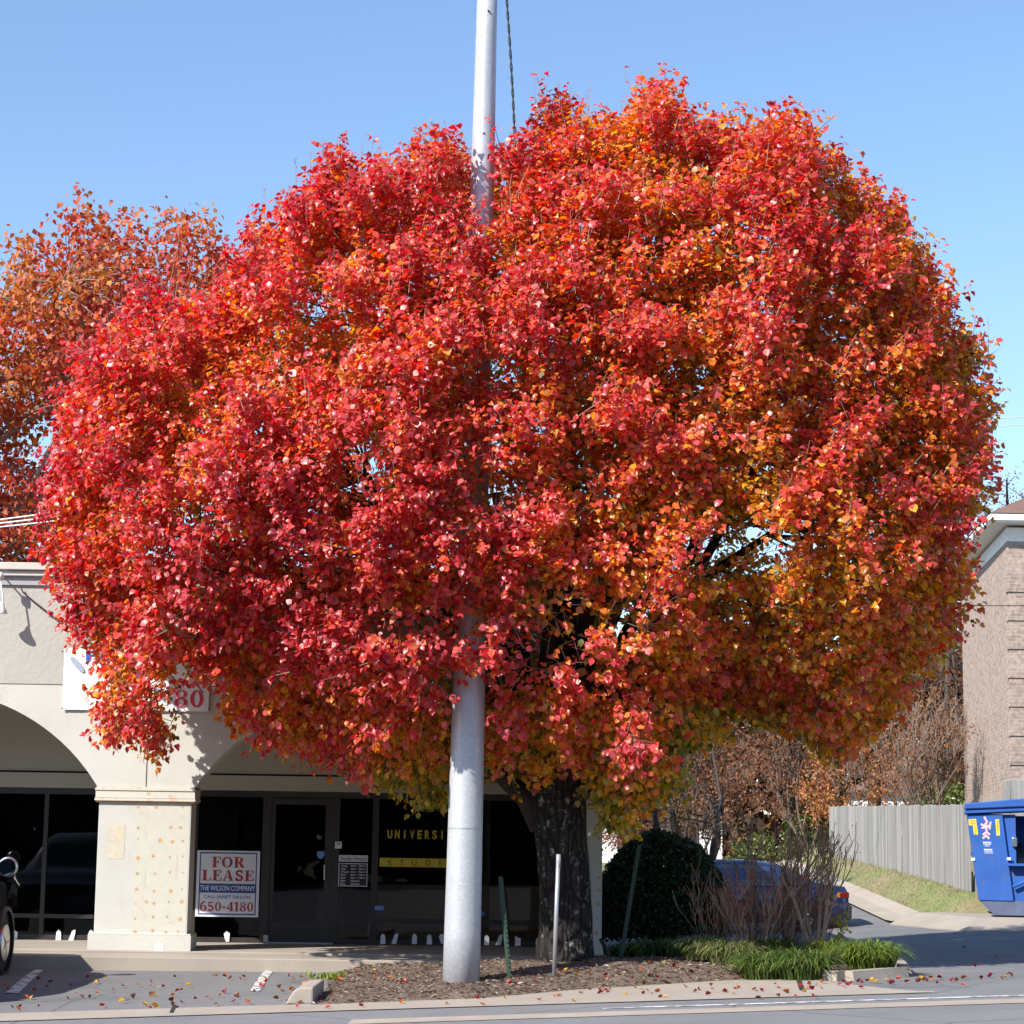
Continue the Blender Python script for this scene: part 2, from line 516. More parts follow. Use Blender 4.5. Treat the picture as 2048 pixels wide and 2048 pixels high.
def stroke(pl, w):
    out = []
    for (a, b) in zip(pl[:-1], pl[1:]):
        dx, dy = b[0] - a[0], b[1] - a[1]
        l = math.hypot(dx, dy) or 1
        nx, ny = -dy / l * w / 2, dx / l * w / 2
        ex, ey = dx / l * w * 0.12, dy / l * w * 0.12
        out.append([(a[0] - ex + nx, a[1] - ey + ny), (a[0] - ex - nx, a[1] - ey - ny), (b[0] + ex - nx, b[1] + ey - ny), (b[0] + ex + nx, b[1] + ey + ny)])
    return out


def rc(x0, y0, x1, y1):
    return [(x0, y0), (x1, y0), (x1, y1), (x0, y1)]


def ring(cx, cy, rx, ry, tx, ty, n=20):
    o, i = arc(cx, cy, rx, ry, 0, 360, n), arc(cx, cy, rx - tx, ry - ty, 0, 360, n)
    return [[o[k], o[k + 1], i[k + 1], i[k]] for k in range(n)]


def glyph(c):
    S = [rc(.13, 0, .38, 1), rc(.02, 0, .49, .07), rc(.02, .93, .45, 1)]
    if c == 'F': return .80, S + [rc(.4, .93, .78, 1), rc(.69, .70, .78, .95), rc(.36, .48, .6, .56), rc(.54, .38, .61, .66)]
    if c == 'E': return .84, S + [rc(.4, .93, .78, 1), rc(.69, .72, .78, .95), rc(.36, .48, .6, .56), rc(.54, .38, .61, .66), rc(.4, 0, .82, .07), rc(.73, .05, .82, .30)]
    if c == 'L': return .80, S + [rc(.4, 0, .78, .07), rc(.68, .05, .78, .32)]
    if c == 'O': return .96, ring(.48, .5, .46, .51, .22, .08)
    if c == '0': return .72, ring(.36, .5, .33, .51, .19, .08)
    if c == 'R':
        o, i = arc(.42, .745, .42, .255, -90, 90, 10), arc(.42, .745, .19, .185, -90, 90, 10)
        return .98, S + [[o[k], o[k + 1], i[k + 1], i[k]] for k in range(10)] + [rc(.36, .93, .5, 1), rc(.36, .49, .5, .56)] + [[(.42, .52), (.66, .52), (.95, .05), (.69, .0)], rc(.68, 0, .97, .07)]
    if c == 'A': return .98, [[(.08, .03), (.17, .03), (.47, 1), (.40, .95)], [(.62, .03), (.88, .03), (.56, 1), (.40, 1)], rc(.25, .28, .68, .36), rc(0, 0, .30, .07), rc(.54, 0, .96, .07)]
    if c == 'S': return .74, stroke(arc(.37, .73, .24, .215, 20, 250, 12)[:-1] + arc(.37, .27, .25, .215, 70, -160, 12), .17) + [rc(.56, .68, .64, 1), rc(.07, 0, .15, .33)]
    if c == '6': return .74, ring(.37, .31, .35, .32, .19, .08) + stroke(arc(.50, .42, .42, .54, 175, 85, 10), .15)
    if c == '5': return .72, stroke(arc(.32, .31, .28, .25, 120, -140, 14), .17) + [rc(.12, .86, .62, 1), rc(.12, .48, .22, .9)]
    if c == '8': return .72, ring(.36, .27, .33, .28, .18, .08) + ring(.36, .76, .29, .25, .15, .07)
    if c == '4': return .76, [rc(.42, 0, .63, 1), [(.02, .25), (.15, .25), (.45, .98), (.42, 1)], rc(.02, .21, .74, .33), rc(.32, 0, .73, .07)]
    if c == '1': return .50, [rc(.15, 0, .38, 1), rc(.02, 0, .5, .07), [(.0, .84), (.16, .84), (.16, .97), (.0, .90)]]
    if c == '-': return .42, [rc(.04, .33, .38, .48)]
    return .4, []


def serif_text(mb, s, x0, x1, z0, z1, y, gap=.07, m=0):
    gs = [glyph(c) for c in s]
    tot = sum(g[0] for g in gs) + gap * (len(s) - 1)
    sx, sz = (x1 - x0) / tot, z1 - z0
    cx, k = 0.0, 0
    for w, polys in gs:
        for pl in polys:
            k += 1
            pts = [(x0 + (cx + px) * sx, y - (k % 7) * 0.0004, z0 + pz * sz) for px, pz in pl]
            mb.poly(pts, m)
        cx += w + gap


# ------------------------------------------------------------------ foliage helpers
def unit(a):
    return a / np.maximum(1e-9, np.linalg.norm(a, axis=-1, keepdims=True))


LEAF8 = np.array([(0, 0, 0), (.28, .42, .10), (.62, .36, .10), (1, 0, -.10), (.62, -.36, .10), (.28, -.42, .10), (.3, 0, .0), (.65, 0, .03)])
LEAF8F = [(0, 6, 1), (0, 5, 6), (1, 6, 7, 2), (6, 5, 4, 7), (2, 7, 3), (7, 4, 3)]
LEAF4 = np.array([(0, 0, 0), (.45, .40, .10), (1, 0, -.05), (.45, -.40, .10)])
LEAF4F = [(0, 3, 2), (0, 2, 1)]


def leaf_mesh(name, P, A, Nn, L, Wd, C, tv=LEAF8, tf=LEAF8F, curl=None):
    """every leaf a small folded face set: P base, A axis, Nn normal, L length, Wd width factor, C colour"""
    n, k = len(P), len(tv)
    if curl is None: curl = np.ones(n)
    A = unit(A)
    Nn = unit(Nn - A * (Nn * A).sum(1, keepdims=True))
    B = np.cross(Nn, A)
    V = (P[:, None, :] + A[:, None, :] * (tv[None, :, 0:1] * L[:, None, None]) + B[:, None, :] * (tv[None, :, 1:2] * (L * Wd)[:, None, None])
         + Nn[:, None, :] * (tv[None, :, 2:3] * (L * curl)[:, None, None])).reshape(-1, 3)
    flat = np.array([i for f in tf for i in f])
    cnt = np.array([len(f) for f in tf])
    st = np.concatenate([[0], np.cumsum(cnt)[:-1]])
    loops = (np.arange(n)[:, None] * k + flat[None, :]).ravel()
    starts = (np.arange(n)[:, None] * len(flat) + st[None, :]).ravel()
    me = bpy.data.meshes.new(name)
    me.vertices.add(len(V)); me.vertices.foreach_set('co', V.astype(np.float32).ravel())
    me.loops.add(len(loops)); me.loops.foreach_set('vertex_index', loops.astype(np.int32))
    me.polygons.add(len(starts)); me.polygons.foreach_set('loop_start', starts.astype(np.int32))
    me.update(calc_edges=True)
    ca = me.color_attributes.new('leaf_colour', 'FLOAT_COLOR', 'POINT')
    c4 = np.ones((n, k, 4), np.float32); c4[:, :, :3] = C[:, None, :]
    ca.data.foreach_set('color', c4.ravel())
    return me


def pick_colours(n, pal, rng=RNG, jitter=.18):
    cols = np.array([c for c, w in pal]); ws = np.array([w for c, w in pal], float)
    i = rng.choice(len(pal), n, p=ws / ws.sum())
    return np.clip(cols[i] * (1 + rng.normal(0, jitter, (n, 1))), 0.004, 0.9)


def in_poly(x, z, poly):
    r = np.zeros(len(x), bool)
    m = len(poly)
    for i in range(m):
        x0, z0 = poly[i]; x1, z1 = poly[(i + 1) % m]
        c = ((z0 > z) != (z1 > z)) & (x < (x1 - x0) * (z - z0) / (z1 - z0 + 1e-12) + x0)
        r ^= c
    return r


def poly_dist(x, z, poly):
    d = np.full(len(x), 1e9)
    m = len(poly)
    for i in range(m):
        ax, az = poly[i]; bx, bz = poly[(i + 1) % m]
        ex, ez = bx - ax, bz - az
        t = np.clip(((x - ax) * ex + (z - az) * ez) / (ex * ex + ez * ez + 1e-12), 0, 1)
        d = np.minimum(d, np.hypot(x - ax - t * ex, z - az - t * ez))
    return d


def thin(P, r):
    """keep points at least r apart"""
    cell, keep = {}, []
    for i, p in enumerate(P):
        k = (int(math.floor(p[0] / r)), int(math.floor(p[1] / r)), int(math.floor(p[2] / r)))
        ok = True
        for a in (-1, 0, 1):
            for b in (-1, 0, 1):
                for c in (-1, 0, 1):
                    for j in cell.get((k[0] + a, k[1] + b, k[2] + c), ()):
                        q = P[j]
                        if (q[0] - p[0]) ** 2 + (q[1] - p[1]) ** 2 + (q[2] - p[2]) ** 2 < r * r:
                            ok = False; break
                    if not ok: break
                if not ok: break
            if not ok: break
        if ok:
            keep.append(i); cell.setdefault(k, []).append(i)
    return np.array(keep, int)


def curve_pts(a, b, bow, n=5):
    a, b, bow = Vector(a), Vector(b), Vector(bow)
    return [a.lerp(b, i / n) + bow * math.sin(math.pi * i / n) for i in range(n + 1)]


def grow(mb, p, d, length, rad, depth, tips, rnd, spread=0.5, up=0.15, n=5, split=(2, 3), shrink=0.72, minrad=0.004):
    pts, rr = [Vector(p)], [rad]
    d = Vector(d).normalized()
    segs = 4
    for i in range(segs):
        d = (d + Vector((rnd.gauss(0, .12), rnd.gauss(0, .12), rnd.gauss(0, .08) + up * .3))).normalized()
        pts.append(pts[-1] + d * length / segs)
        rr.append(max(minrad, rad * (1 - 0.38 * (i + 1) / segs)))
    mb.tube(pts, rr, n if depth > 1 else max(3, n - 2), cap=depth == 0)
    if depth == 0:
        tips.append((pts[-1], d)); tips.append((pts[2], d))
        return
    if depth <= 2: tips.append((pts[-1], d))
    for k in range(rnd.randint(*split)):
        ax = Vector((rnd.gauss(0, 1), rnd.gauss(0, 1), rnd.gauss(0, .6)))
        nd = (d + ax.normalized() * spread * rnd.uniform(.6, 1.3) + Vector((0, 0, up))).normalized()
        grow(mb, pts[-1 if k == 0 else rnd.choice((2, 3, 4))], nd, length * shrink * rnd.uniform(.8, 1.15), max(minrad, rr[-1] * .8), depth - 1, tips, rnd, spread, up, n, split, shrink, minrad)


# ================================================================== SETTING
def h(x, y):
    """ground height: the street climbs to the right, the bays are level along the shops, the drive climbs behind"""
    xc = cl(x, -14, 14)
    g = 0.036 if xc > 0 else 0.006 + 0.030 * (1 - sm((y - 22.7) / 6.0))
    near = g * xc
    far = 0.28 * cl((x - 5) / 3) * cl((y - 30) / 8) + 0.05 * cl(y - 44, 0, 18) * cl(x / 3 + 0.2)
    return near + (far - near) * sm((y - 33) / 8.0)


def gph(u, v, dz=0.0):
    p = gp(u, v, dz)
    for _ in range(12): p = gp(u, v, h(p.x, p.y) + dz)
    return p


def grid(name, xs, ys, zf, mat, keep=None, kind='structure'):
    mb = MB()
    nx = len(xs)
    mb.v = [(x, y, zf(x, y)) for y in ys for x in xs]
    for j in range(len(ys) - 1):
        for i in range(nx - 1):
            if keep and not keep((xs[i] + xs[i + 1]) / 2, (ys[j] + ys[j + 1]) / 2): continue
            mb.f.append((j * nx + i, j * nx + i + 1, (j + 1) * nx + i + 1, (j + 1) * nx + i)); mb.m.append(0)
    o = mb.build(name, mat, None, True)
    return tag(o, kind=kind)


def lin(a, b, n):
    return [a + (b - a) * i / n for i in range(n + 1)]


# road edge: a straight line at an angle to the shops
RE0, RE1 = gph(0, 2045), gph(1900, 1986)
rd = Vector((RE1.x - RE0.x, RE1.y - RE0.y)); rd.normalize()
rn = Vector((rd.y, -rd.x))                     # towards the camera


def road_y(x, off=0.0):
    p = Vector((RE0.x, RE0.y)) + rn * off
    return p.y + (x - p.x) * rd.y / rd.x


grid('ground', lin(-600, -60, 9) + lin(-50, 50, 50) + lin(60, 600, 9), lin(-300, -10, 6) + lin(0, 80, 40) + lin(90, 900, 12), lambda x, y: h(x, y) - 0.07, M['soil'])
grid('parking_lot', lin(-40, 20, 120), lin(5, 64, 118), lambda x, y: h(x, y), M['asphalt'],
     keep=lambda x, y: y > road_y(x) - 1.2 and not (y > 43.5 and x > 8.6))


def between(name, xs, f0, f1, dz, mat, rows=4, kind='structure'):
    """ground sheet between two edges y = f0(x) and y = f1(x), lying dz above the ground"""
    mb = MB()
    for x in xs:
        a, b = f0(x), f1(x)
        for j in range(rows + 1):
            y = a + (b - a) * (j / rows)
            mb.v.append((x, y, h(x, y) + dz))
    for i in range(len(xs) - 1):
        for j in range(rows):
            q = i * (rows + 1) + j
            mb.f.append((q, q + rows + 1, q + rows + 2, q + 1)); mb.m.append(0)
    return tag(mb.build(name, mat, None, True), kind=kind)


LX = lin(-40, -14, 4) + lin(-13.5, 14, 55) + lin(16, 40, 4)
between('road', LX, lambda x: road_y(x) - 60, lambda x: road_y(x), 0.006, M['road'], 12)
between('road_edge_line', lin(1.0, 30, 50), lambda x: road_y(x, .82), lambda x: road_y(x, .70), 0.011, M['paint'], 1)
between('gutter', lin(-1.5, 30, 50), lambda x: road_y(x, 1.75), lambda x: road_y(x, 1.2), 0.012, M['kerbconc'], 1)
MA, M1, M2, M3 = gph(627, 2007, .03), gph(962, 1994, .03), gph(1150, 1977, .03), gph(1562, 1952, .03)
M4, M5 = gph(1690, 1953, .05), gph(1800, 1945, .05)
MULCH = [(MA.x, MA.y), (M1.x, M1.y), (M2.x, M2.y), (M3.x, M3.y), (M4.x, M4.y), (M5.x, M5.y), (M5.x + .15, M5.y + 1.2), (5.2, 31.0), (4.4, 34.2), (1.42, 34.2), (1.42, 28.86), (MA.x - .1, 28.86)]
print('mulch', [(round(a, 2), round(b, 2)) for a, b in MULCH], 'road', road_y(-5), road_y(0), road_y(5))


def back_edge(x):
    if x < MA.x - .02: return road_y(x, -.95)
    pts = MULCH[:6] + [(12, M5.y + .3)]
    for (x0, y0), (x1, y1) in zip(pts[:-1], pts[1:]):
        if x <= x1: return y0 + (y1 - y0) * cl((x - x0) / (x1 - x0)) + .03
    return y1


between('pavement', lin(-30, MA.x - .03, 60) + lin(MA.x, M4.x + .6, 44), lambda x: road_y(x, .02), lambda x: back_edge(x) + (road_y(x, -.12) - back_edge(x)) * sm((x - M3.x - .1) / (M4.x + .6 - M3.x - .1)), 0.016, M['concrete'], 5)
jt = MB()
for u0, v0, u1, v1, w_ in ((342, 2029, 350, 2013, .02), (1604, 1984, 1597, 1962, .03)):
    a, b = gph(u0, v0), gph(u1, v1)
    for k in range(4):
        p, q = a.lerp(b, k / 4), a.lerp(b, (k + 1) / 4)
        jt.quad((p.x - w_, p.y, h(p.x, p.y) + .0225), (p.x + w_, p.y, h(p.x, p.y) + .0225), (q.x + w_, q.y, h(q.x, q.y) + .0225), (q.x - w_, q.y, h(q.x, q.y) + .0225))
tag(jt.build('pavement_joint', M['dark']), kind='structure')

# stall lines
for a, b, c, d in (((10, 1987), (38, 1987), (95, 1937), (75, 1938)), ((500, 1983), (519, 1984), (548, 1941), (529, 1942))):
    mb = MB()
    a, b, c, d = gph(*a), gph(*b), gph(*c), gph(*d)
    for k in range(10):
        q = [(a.lerp(d, t_), b.lerp(c, t_)) for t_ in (k / 10, (k + 1) / 10)]
        mb.quad(*[(p.x, p.y, h(p.x, p.y) + .007) for p in (q[0][0], q[0][1], q[1][1], q[1][0])])
    tag(mb.build('stall_line', M['paint']), kind='structure')

# mulch mound
MP = MULCH


def mound(x, y, d):
    e = sm(d / 0.35)
    return h(x, y) + 0.02 + e * (0.06 + 0.15 * math.exp(-(((x - 0.75) / 2.2) ** 2 + ((y - 28.0) / 1.5) ** 2)) + 0.05 * noise.noise(Vector((x * 1.6, y * 1.6, 0))) + 0.015 * noise.noise(Vector((x * 9, y * 9, 3))))


def mound_z(x, y):
    xa, ya = np.array([x]), np.array([y])
    if not in_poly(xa, ya, MP)[0]: return h(x, y)
    return mound(x, y, poly_dist(xa, ya, MP)[0])


def gpm(u, v):
    p = gph(u, v, .05)
    for _ in range(30): p = gp(u, v, .6 * p.z + .4 * mound_z(p.x, p.y))
    return p


gx, gy = np.array(lin(-2.6, 6.0, 115)), np.array(lin(22.9, 34.4, 155))
XX, YY = np.meshgrid(gx, gy)
ins = in_poly(XX.ravel(), YY.ravel(), MP)
dd = poly_dist(XX.ravel(), YY.ravel(), MP)
zz = [mound(a, b, c) if i else h(a, b) - 0.03 for a, b, c, i in zip(XX.ravel(), YY.ravel(), dd, ins)]
mb = MB()
mb.v = [(a, b, c) for a, b, c in zip(XX.ravel(), YY.ravel(), zz)]
nx = len(gx)
for j in range(len(gy) - 1):
    for i in range(nx - 1):
        q = (j * nx + i, j * nx + i + 1, (j + 1) * nx + i + 1, (j + 1) * nx + i)
        if sum(bool(ins[k]) for k in q) >= 2: mb.f.append(q); mb.m.append(0)
tag(mb.build('mulch_bed', M['mulch'], None, True), kind='structure')

# loose chips on the mulch
n = 15000
cx = RNG.uniform(-2.3, 5.6, n * 3); cy = RNG.uniform(23, 31, n * 3)
ok = in_poly(cx, cy, MP); cx, cy = cx[ok][:n], cy[ok][:n]
n = len(cx)
cz = np.array([mound(a, b, c) for a, b, c in zip(cx, cy, poly_dist(cx, cy, MP))])
ang = RNG.uniform(0, 6.28, n)
A = np.stack([np.cos(ang), np.sin(ang), RNG.normal(0, .25, n)], 1)
Nn = np.stack([RNG.normal(0, .5, n), RNG.normal(0, .5, n), np.ones(n)], 1)
C = pick_colours(n, [((.22, .165, .13), 5), ((.11, .075, .055), 4), ((.34, .28, .23), 3), ((.45, .39, .33), 1)])
tag(link('mulch_chips', leaf_mesh('mulch_chips', np.stack([cx, cy, cz + .004], 1), A, Nn, RNG.uniform(.03, .085, n), RNG.uniform(.25, .5, n), C, LEAF4, LEAF4F), M['blade']), kind='stuff')

# walkway in front of the shops (kerb + slab)
mb = MB()
mb.box(-40, 1.42, 29.02, 29.86, -0.05, 0.15)
mb.box(-40, 1.42, 29.90, 40.0, -0.05, 0.185)
tag(mb.build('walkway', M['concrete'], None, False, False, 0.015), kind='structure')
mb = MB(); mb.box(-40, 1.40, 29.85, 29.91, 0.0, 0.13)
tag(mb.build('walkway_joint', M['dark']), kind='structure')

# kerb round the grass bed on the right and the kerb end on the left
mb = MB()
pts = [(M3.x - .15, M3.y - .12), (M3.x + .15, M3.y - .02), (M4.x, M4.y), (M5.x, M5.y), (M5.x + .15, M5.y + 1.2), (5.25, 31.0), (4.5, 34.3)]
for i, (a, b) in enumerate(zip(pts[:-1], pts[1:])):
    a, b = Vector(a), Vector(b)
    nn = Vector(((b - a).y, -(b - a).x)).normalized() * 0.16
    ha, hb_ = h(a.x, a.y), h(b.x, b.y)
    z0 = 0.04 if i == 0 else 0.12
    mb.add([(a.x, a.y, ha - .05), (b.x, b.y, hb_ - .05), (b.x + nn.x, b.y + nn.y, hb_ - .05), (a.x + nn.x, a.y + nn.y, ha - .05), (a.x, a.y, ha + z0), (b.x, b.y, hb_ + .12), (b.x + nn.x * .8, b.y + nn.y * .8, hb_ + .12), (a.x + nn.x * .8, a.y + nn.y * .8, ha + z0)],
           [(4, 5, 6, 7), (0, 1, 5, 4), (1, 2, 6, 5), (2, 3, 7, 6), (3, 0, 4, 7)])
tag(mb.build('bed_kerb', M['kerbconc']), kind='structure')
kc = gph(600, 2008)
mb = MB()
s = kc.y / F
prof = [(-27, 0), (-20, 13), (-12, 26), (-4, 31), (8, 33), (27, 34), (27, 0)]
mb.prism([(kc.x + a * s, kc.z + b * s) for a, b in prof], kc.y - 0.1, kc.y + 1.3)
tag(mb.build('kerb_end', M['kerbconc'], None, False, False, 0.02), kind='structure')

# right bank: rolled kerb, grass, dumpster pad
def kx(y): return 8.2 - 0.1 * (y - 43.5) / 10


def bankz(x, y):
    return h(x, y) + 0.52 * sm((x - kx(y)) / 1.1) * sm((y - 42.2) / 2.0) + 0.02


grid('grass_bank', [kx(46) + 0.02 + i * 0.25 for i in range(12)] + [12, 16, 22, 32, 60], lin(42.4, 64, 60), bankz, M['lawn'])
mb = MB()
ys = lin(43.3, 64, 30)
for a, b in zip(ys[:-1], ys[1:]):
    za, zb = h(kx(a), a), h(kx(b), b)
    mb.quad((kx(a) - .65, a, za + .012), (kx(b) - .65, b, zb + .012), (kx(b) - .2, b, zb + .05), (kx(a) - .2, a, za + .05))
    mb.quad((kx(a) - .2, a, za + .05), (kx(b) - .2, b, zb + .05), (kx(b) + .12, b, zb + .14), (kx(a) + .12, a, za + .14))
tag(mb.build('bank_kerb', M['kerbconc'], None, True), kind='structure')
mb = MB()
q = [(7.45, 42.9), (8.0, 38.6), (14, 37.3), (14, 39.0), (8.45, 39.6), (7.95, 43.6), (14, 44)]
zq = [h(*q[0]) + .02, h(*q[1]) + .02, h(*q[2]) + .02, .52, .5, .46, .5]
mb.add([(a[0], a[1], z) for a, z in zip(q, zq)] + [(a[0], a[1], -.3) for a in q], [(0, 1, 4, 5), (1, 2, 3, 4), (5, 4, 3, 6), (0, 7, 8, 1), (1, 8, 9, 2), (5, 12, 7, 0)])
tag(mb.build('dumpster_pad', M['concrete']), kind='structure')
grid('far_lawn', lin(-3, 7.4, 26), lin(57.5, 100, 20), lambda x, y: h(x, y) + 0.03, M['lawn'])

# short tufts on the bank
n = 9000
gxx = RNG.uniform(8.3, 10.2, n); gyy = RNG.uniform(43.2, 60, n)
gz = np.array([bankz(a, b) for a, b in zip(gxx, gyy)])
A = np.stack([RNG.normal(0, .4, n), RNG.normal(0, .4, n), np.ones(n)], 1); Nn = RNG.normal(0, 1, (n, 3))
C = pick_colours(n, [((.27, .235, .125), 4), ((.16, .19, .065), 3), ((.35, .29, .17), 4)])
tag(link('bank_grass', leaf_mesh('bank_grass', np.stack([gxx, gyy, gz - .01], 1), A, Nn, RNG.uniform(.03, .075, n), RNG.uniform(.12, .25, n), C, LEAF4, LEAF4F), M['blade']), kind='stuff')


# ================================================================== STOREFRONT BUILDING
FY, GY = 30.0, 32.6                     # facade plane, shop window plane
shop = thing('shop_building', 'cream stucco arcade shop building with dark storefront windows', 'building', (-8, 30, 0))
X2 = lambda u, v=1700, Y=FY: at(u, v, Y).x
Zf = lambda v, u=290, Y=FY: at(u, v, Y).z
xL, xR = X2(194, 1590), X2(389, 1590)   # first pier, at the capital
zs = Zf(1574)                           # springing of the arches
z_band = Zf(1371)
z_top = Zf(1160)
z_cor = Zf(1131)
span, rise = 4.73, 1.285
XE = 1.30
pw = xR - xL
piers = [(xL, xR), (xR + span, XE), (xL - span - pw, xL - span), (xL - 2 * (span + pw), xL - 2 * span - pw)]
XW = piers[-1][0]
# arch wall (below the paint line) with segmental openings
mb = MB()
R_ = (rise ** 2 + (span / 2) ** 2) / (2 * rise)
arches = [(xR, xR + span), (xL - span, xL), (xL - 2 * span - pw, xL - span - pw)]
NS = 36
for a, b in arches:
    c = (a + b) / 2
    P = []
    for i in range(NS + 1):
        x = a + (b - a) * i / NS
        P.append((x, zs + rise - R_ + math.sqrt(max(0, R_ ** 2 - (x - c) ** 2))))
    for (x0, z0), (x1, z1) in zip(P[:-1], P[1:]):
        mb.quad((x0, FY, z0), (x1, FY, z1), (x1, FY, z_band), (x0, FY, z_band))
        mb.quad((x0, FY + .45, z0), (x0, FY + .45, z_band), (x1, FY + .45, z_band), (x1, FY + .45, z1))
        mb.quad((x0, FY, z0), (x0, FY + .45, z0), (x1, FY + .45, z1), (x1, FY, z1))
for a, b in piers:
    mb.quad((a, FY, zs), (b, FY, zs), (b, FY, z_band), (a, FY, z_band))
    mb.quad((a, FY + .45, zs), (a, FY + .45, z_band), (b, FY + .45, z_band), (b, FY + .45, zs))
mb.quad((XE, FY, zs), (XE, FY + .45, zs), (XE, FY + .45, z_band), (XE, FY, z_band))
mb.build('arch_wall', M['stucco_lo'], shop)
mb = MB(); mb.box(XW, XE + .012, FY - .012, FY + .45, z_band, z_top)
mb.build('upper_wall', M['stucco_hi'], shop)
xj = X2(295, 1500)
mb = MB(); mb.box(xj - .006, xj + .006, FY - .003, FY + .01, Zf(1577), Zf(1440))
mb.build('wall_joint', M['dark'], shop)
# cornice: ledge, drip, grey band standing in for the ledge's shadow
mb = MB()
mb.box(XW - .1, XE + .14, FY - .16, FY + .6, z_top + .10, z_cor)
mb.box(XW - .1, XE + .10, FY - .11, FY + .6, z_top + .02, z_top + .095)
mb.build('cornice', M['cornice'], shop, False, False, .012)
mb = MB(); mb.box(XW, XE + .03, FY - .05, FY + .3, z_top - .10, z_top + .018)
mb.build('cornice_shadow_band', plain('painted_shadow_grey', (.33, .33, .34), .5), shop)
mb = MB(); mb.box(XW, XE, FY + .45, 42, z_top - .3, z_top + .02)
mb.build('roof', M['shingle'], shop)
mb = MB()
mb.box(XE - .25, XE, FY + .46, 42, 0.15, z_top - .31); mb.box(XW, XW + .2, FY + .46, 42, .15, z_top - .31); mb.box(XW + .21, XE - .26, 41.8, 42, .15, z_top - .31)
mb.build('side_wall', M['stucco_lo'], shop)
# recessed wall above the shop windows, arcade ceiling
zg = Zf(1583, 600, GY)
zl = Zf(1549, 600, GY)
mb = MB()
mb.box(XW + .21, XE - .26, GY - .02, GY + .2, zl, z_band)
mb.box(XW + .21, XE - .26, GY - .06, GY + .2, zg, zl - .03)
mb.build('recess_wall', M['soffit'], shop)
mb = MB(); mb.box(XW + .21, XE - .26, GY, GY + .2, zl - .03, zl)
mb.build('recess_groove', M['dark'], shop)
mb = MB(); mb.box(XW + .21, XE - .26, FY + .46, 41.7, z_band - .0, z_band + .15)
mb.build('arcade_ceiling', M['soffit'], shop)

# piers with capital and plinth, rusty glue marks
CW = at(192, 1876, FY).x
for i, (a, b) in enumerate(piers):
    ins_ = 0.035
    p = MB()
    p.box(a + ins_, b - ins_ if i != 1 else b, FY + .0, FY + .47, .185, zs - .19)
    po = p.build('pier', M['stucco_lo'], shop, False, False, .006)
    p = MB()
    zc0, zc1 = zs - .20, zs + .0
    e = .0 if i == 1 else .0
    p.box(a - .02, b + .02, FY - .055, FY + .49, zc0 + .01, zc0 + .045)
    p.box(a - .012, b + .012, FY - .042, FY + .485, zc0 + .05, zc1 - .055)
    p.box(a - .02, b + .02, FY - .055, FY + .49, zc1 - .05, zc1 - .022)
    p.box(a - .005, b + .005, FY - .035, FY + .48, zc1 - .02, zc1 - .002)
    p.build('capital', M['capital'], po)
    p = MB(); p.box(a - .005, b + .005, FY - .03, FY + .47, zc0 - .012, zc1 - .003); p.build('capital_groove', M['rust'], po)
    p = MB()
    p.box(a - .03, b + .03, FY - .075, FY + .5, .186, .186 + .205)
    p.box(a - .018, b + .018, FY - .05, FY + .5, .186 + .207, .186 + .225)
    p.build('plinth', M['stucco_lo'], po)
    if i > 1: continue
    rnd = random.Random(5 + i)
    sp, gs_ = MB(), MB()
    if i == 0:
        fm = MB()
        fm.quad((a + .55, FY - .002, .44), (b - .05, FY - .002, .44), (b - .05, FY - .002, zs - .26), (a + .55, FY - .002, zs - .26))
        fm.build('yellowed_patch', M['film'], po)
        g = MB()
        g.add([(a + .165, FY - .0025, 1.40), (a + .40, FY - .0025, 1.40), (a + .41, FY - .0025, 1.86), (a + .17, FY - .0025, 1.86)], [(0, 1, 2, 3)])
        g.build('old_glue_patch', M['glue'], po)
        rows = [(1613, (1040, 1178, 1375)), (1653, (1042, 1285, 1360)), (1681, (1040, 1208, 1300, 1378)), (1714, (1042, 1153, 1280, 1378)), (1747, (1036, 1170, 1280, 1377)),
                (1780, (1030, 1160, 1287, 1370)), (1806, (1024, 1102, 1158, 1272, 1370)), (1835, (1018, 1153, 1258, 1358)), (1862, (1016, 1150, 1248, 1342))]
        spots = [at(u / 3.77, v + rnd.uniform(-3, 3), FY) for v, us in rows for u in us]
        for pl in ([(1090, 1650), (1105, 1672)], [(1080, 1735), (1100, 1742), (1086, 1762), (1092, 1778)], [(1072, 1790), (1082, 1797)], [(1070, 1820), (1092, 1838)], [(1065, 1848), (1085, 1856)],
                   [(1330, 1708), (1335, 1730), (1325, 1760)], [(1230, 1848), (1275, 1846), (1300, 1842)], [(1232, 1628), (1268, 1641)], [(1040, 1630), (1070, 1624), (1120, 1628)], [(1360, 1628), (1368, 1640)]):
            q = [at(u / 3.77, v, FY) for u, v in pl]
            for w0, w1 in zip(q[:-1], q[1:]):
                for s_ in stroke([(w0.x, w0.z), (w1.x, w1.z)], .014): gs_.poly([(c[0], FY - .0036, c[1]) for c in s_])
    else:
        spots = [at(u, v, FY) for u, v in ((1200, 1660), (1194, 1725), (1202, 1726), (1198, 1755), (1197, 1781), (1196, 1808), (1195, 1838), (1193, 1866), (1175, 1757), (1178, 1780), (1204, 1700))]
    for q in spots:
        r = rnd.uniform(.014, .03)
        sp.poly([(q.x + r * rnd.uniform(.75, 1.1) * math.cos(k * .7), FY - .003 - rnd.random() * .0005, q.z + r * rnd.uniform(.75, 1.1) * math.sin(k * .7)) for k in range(9)])
    sp.build('rust_spots', M['rust'], po)
    if gs_.v: gs_.build('glue_streaks', M['glue'], po)

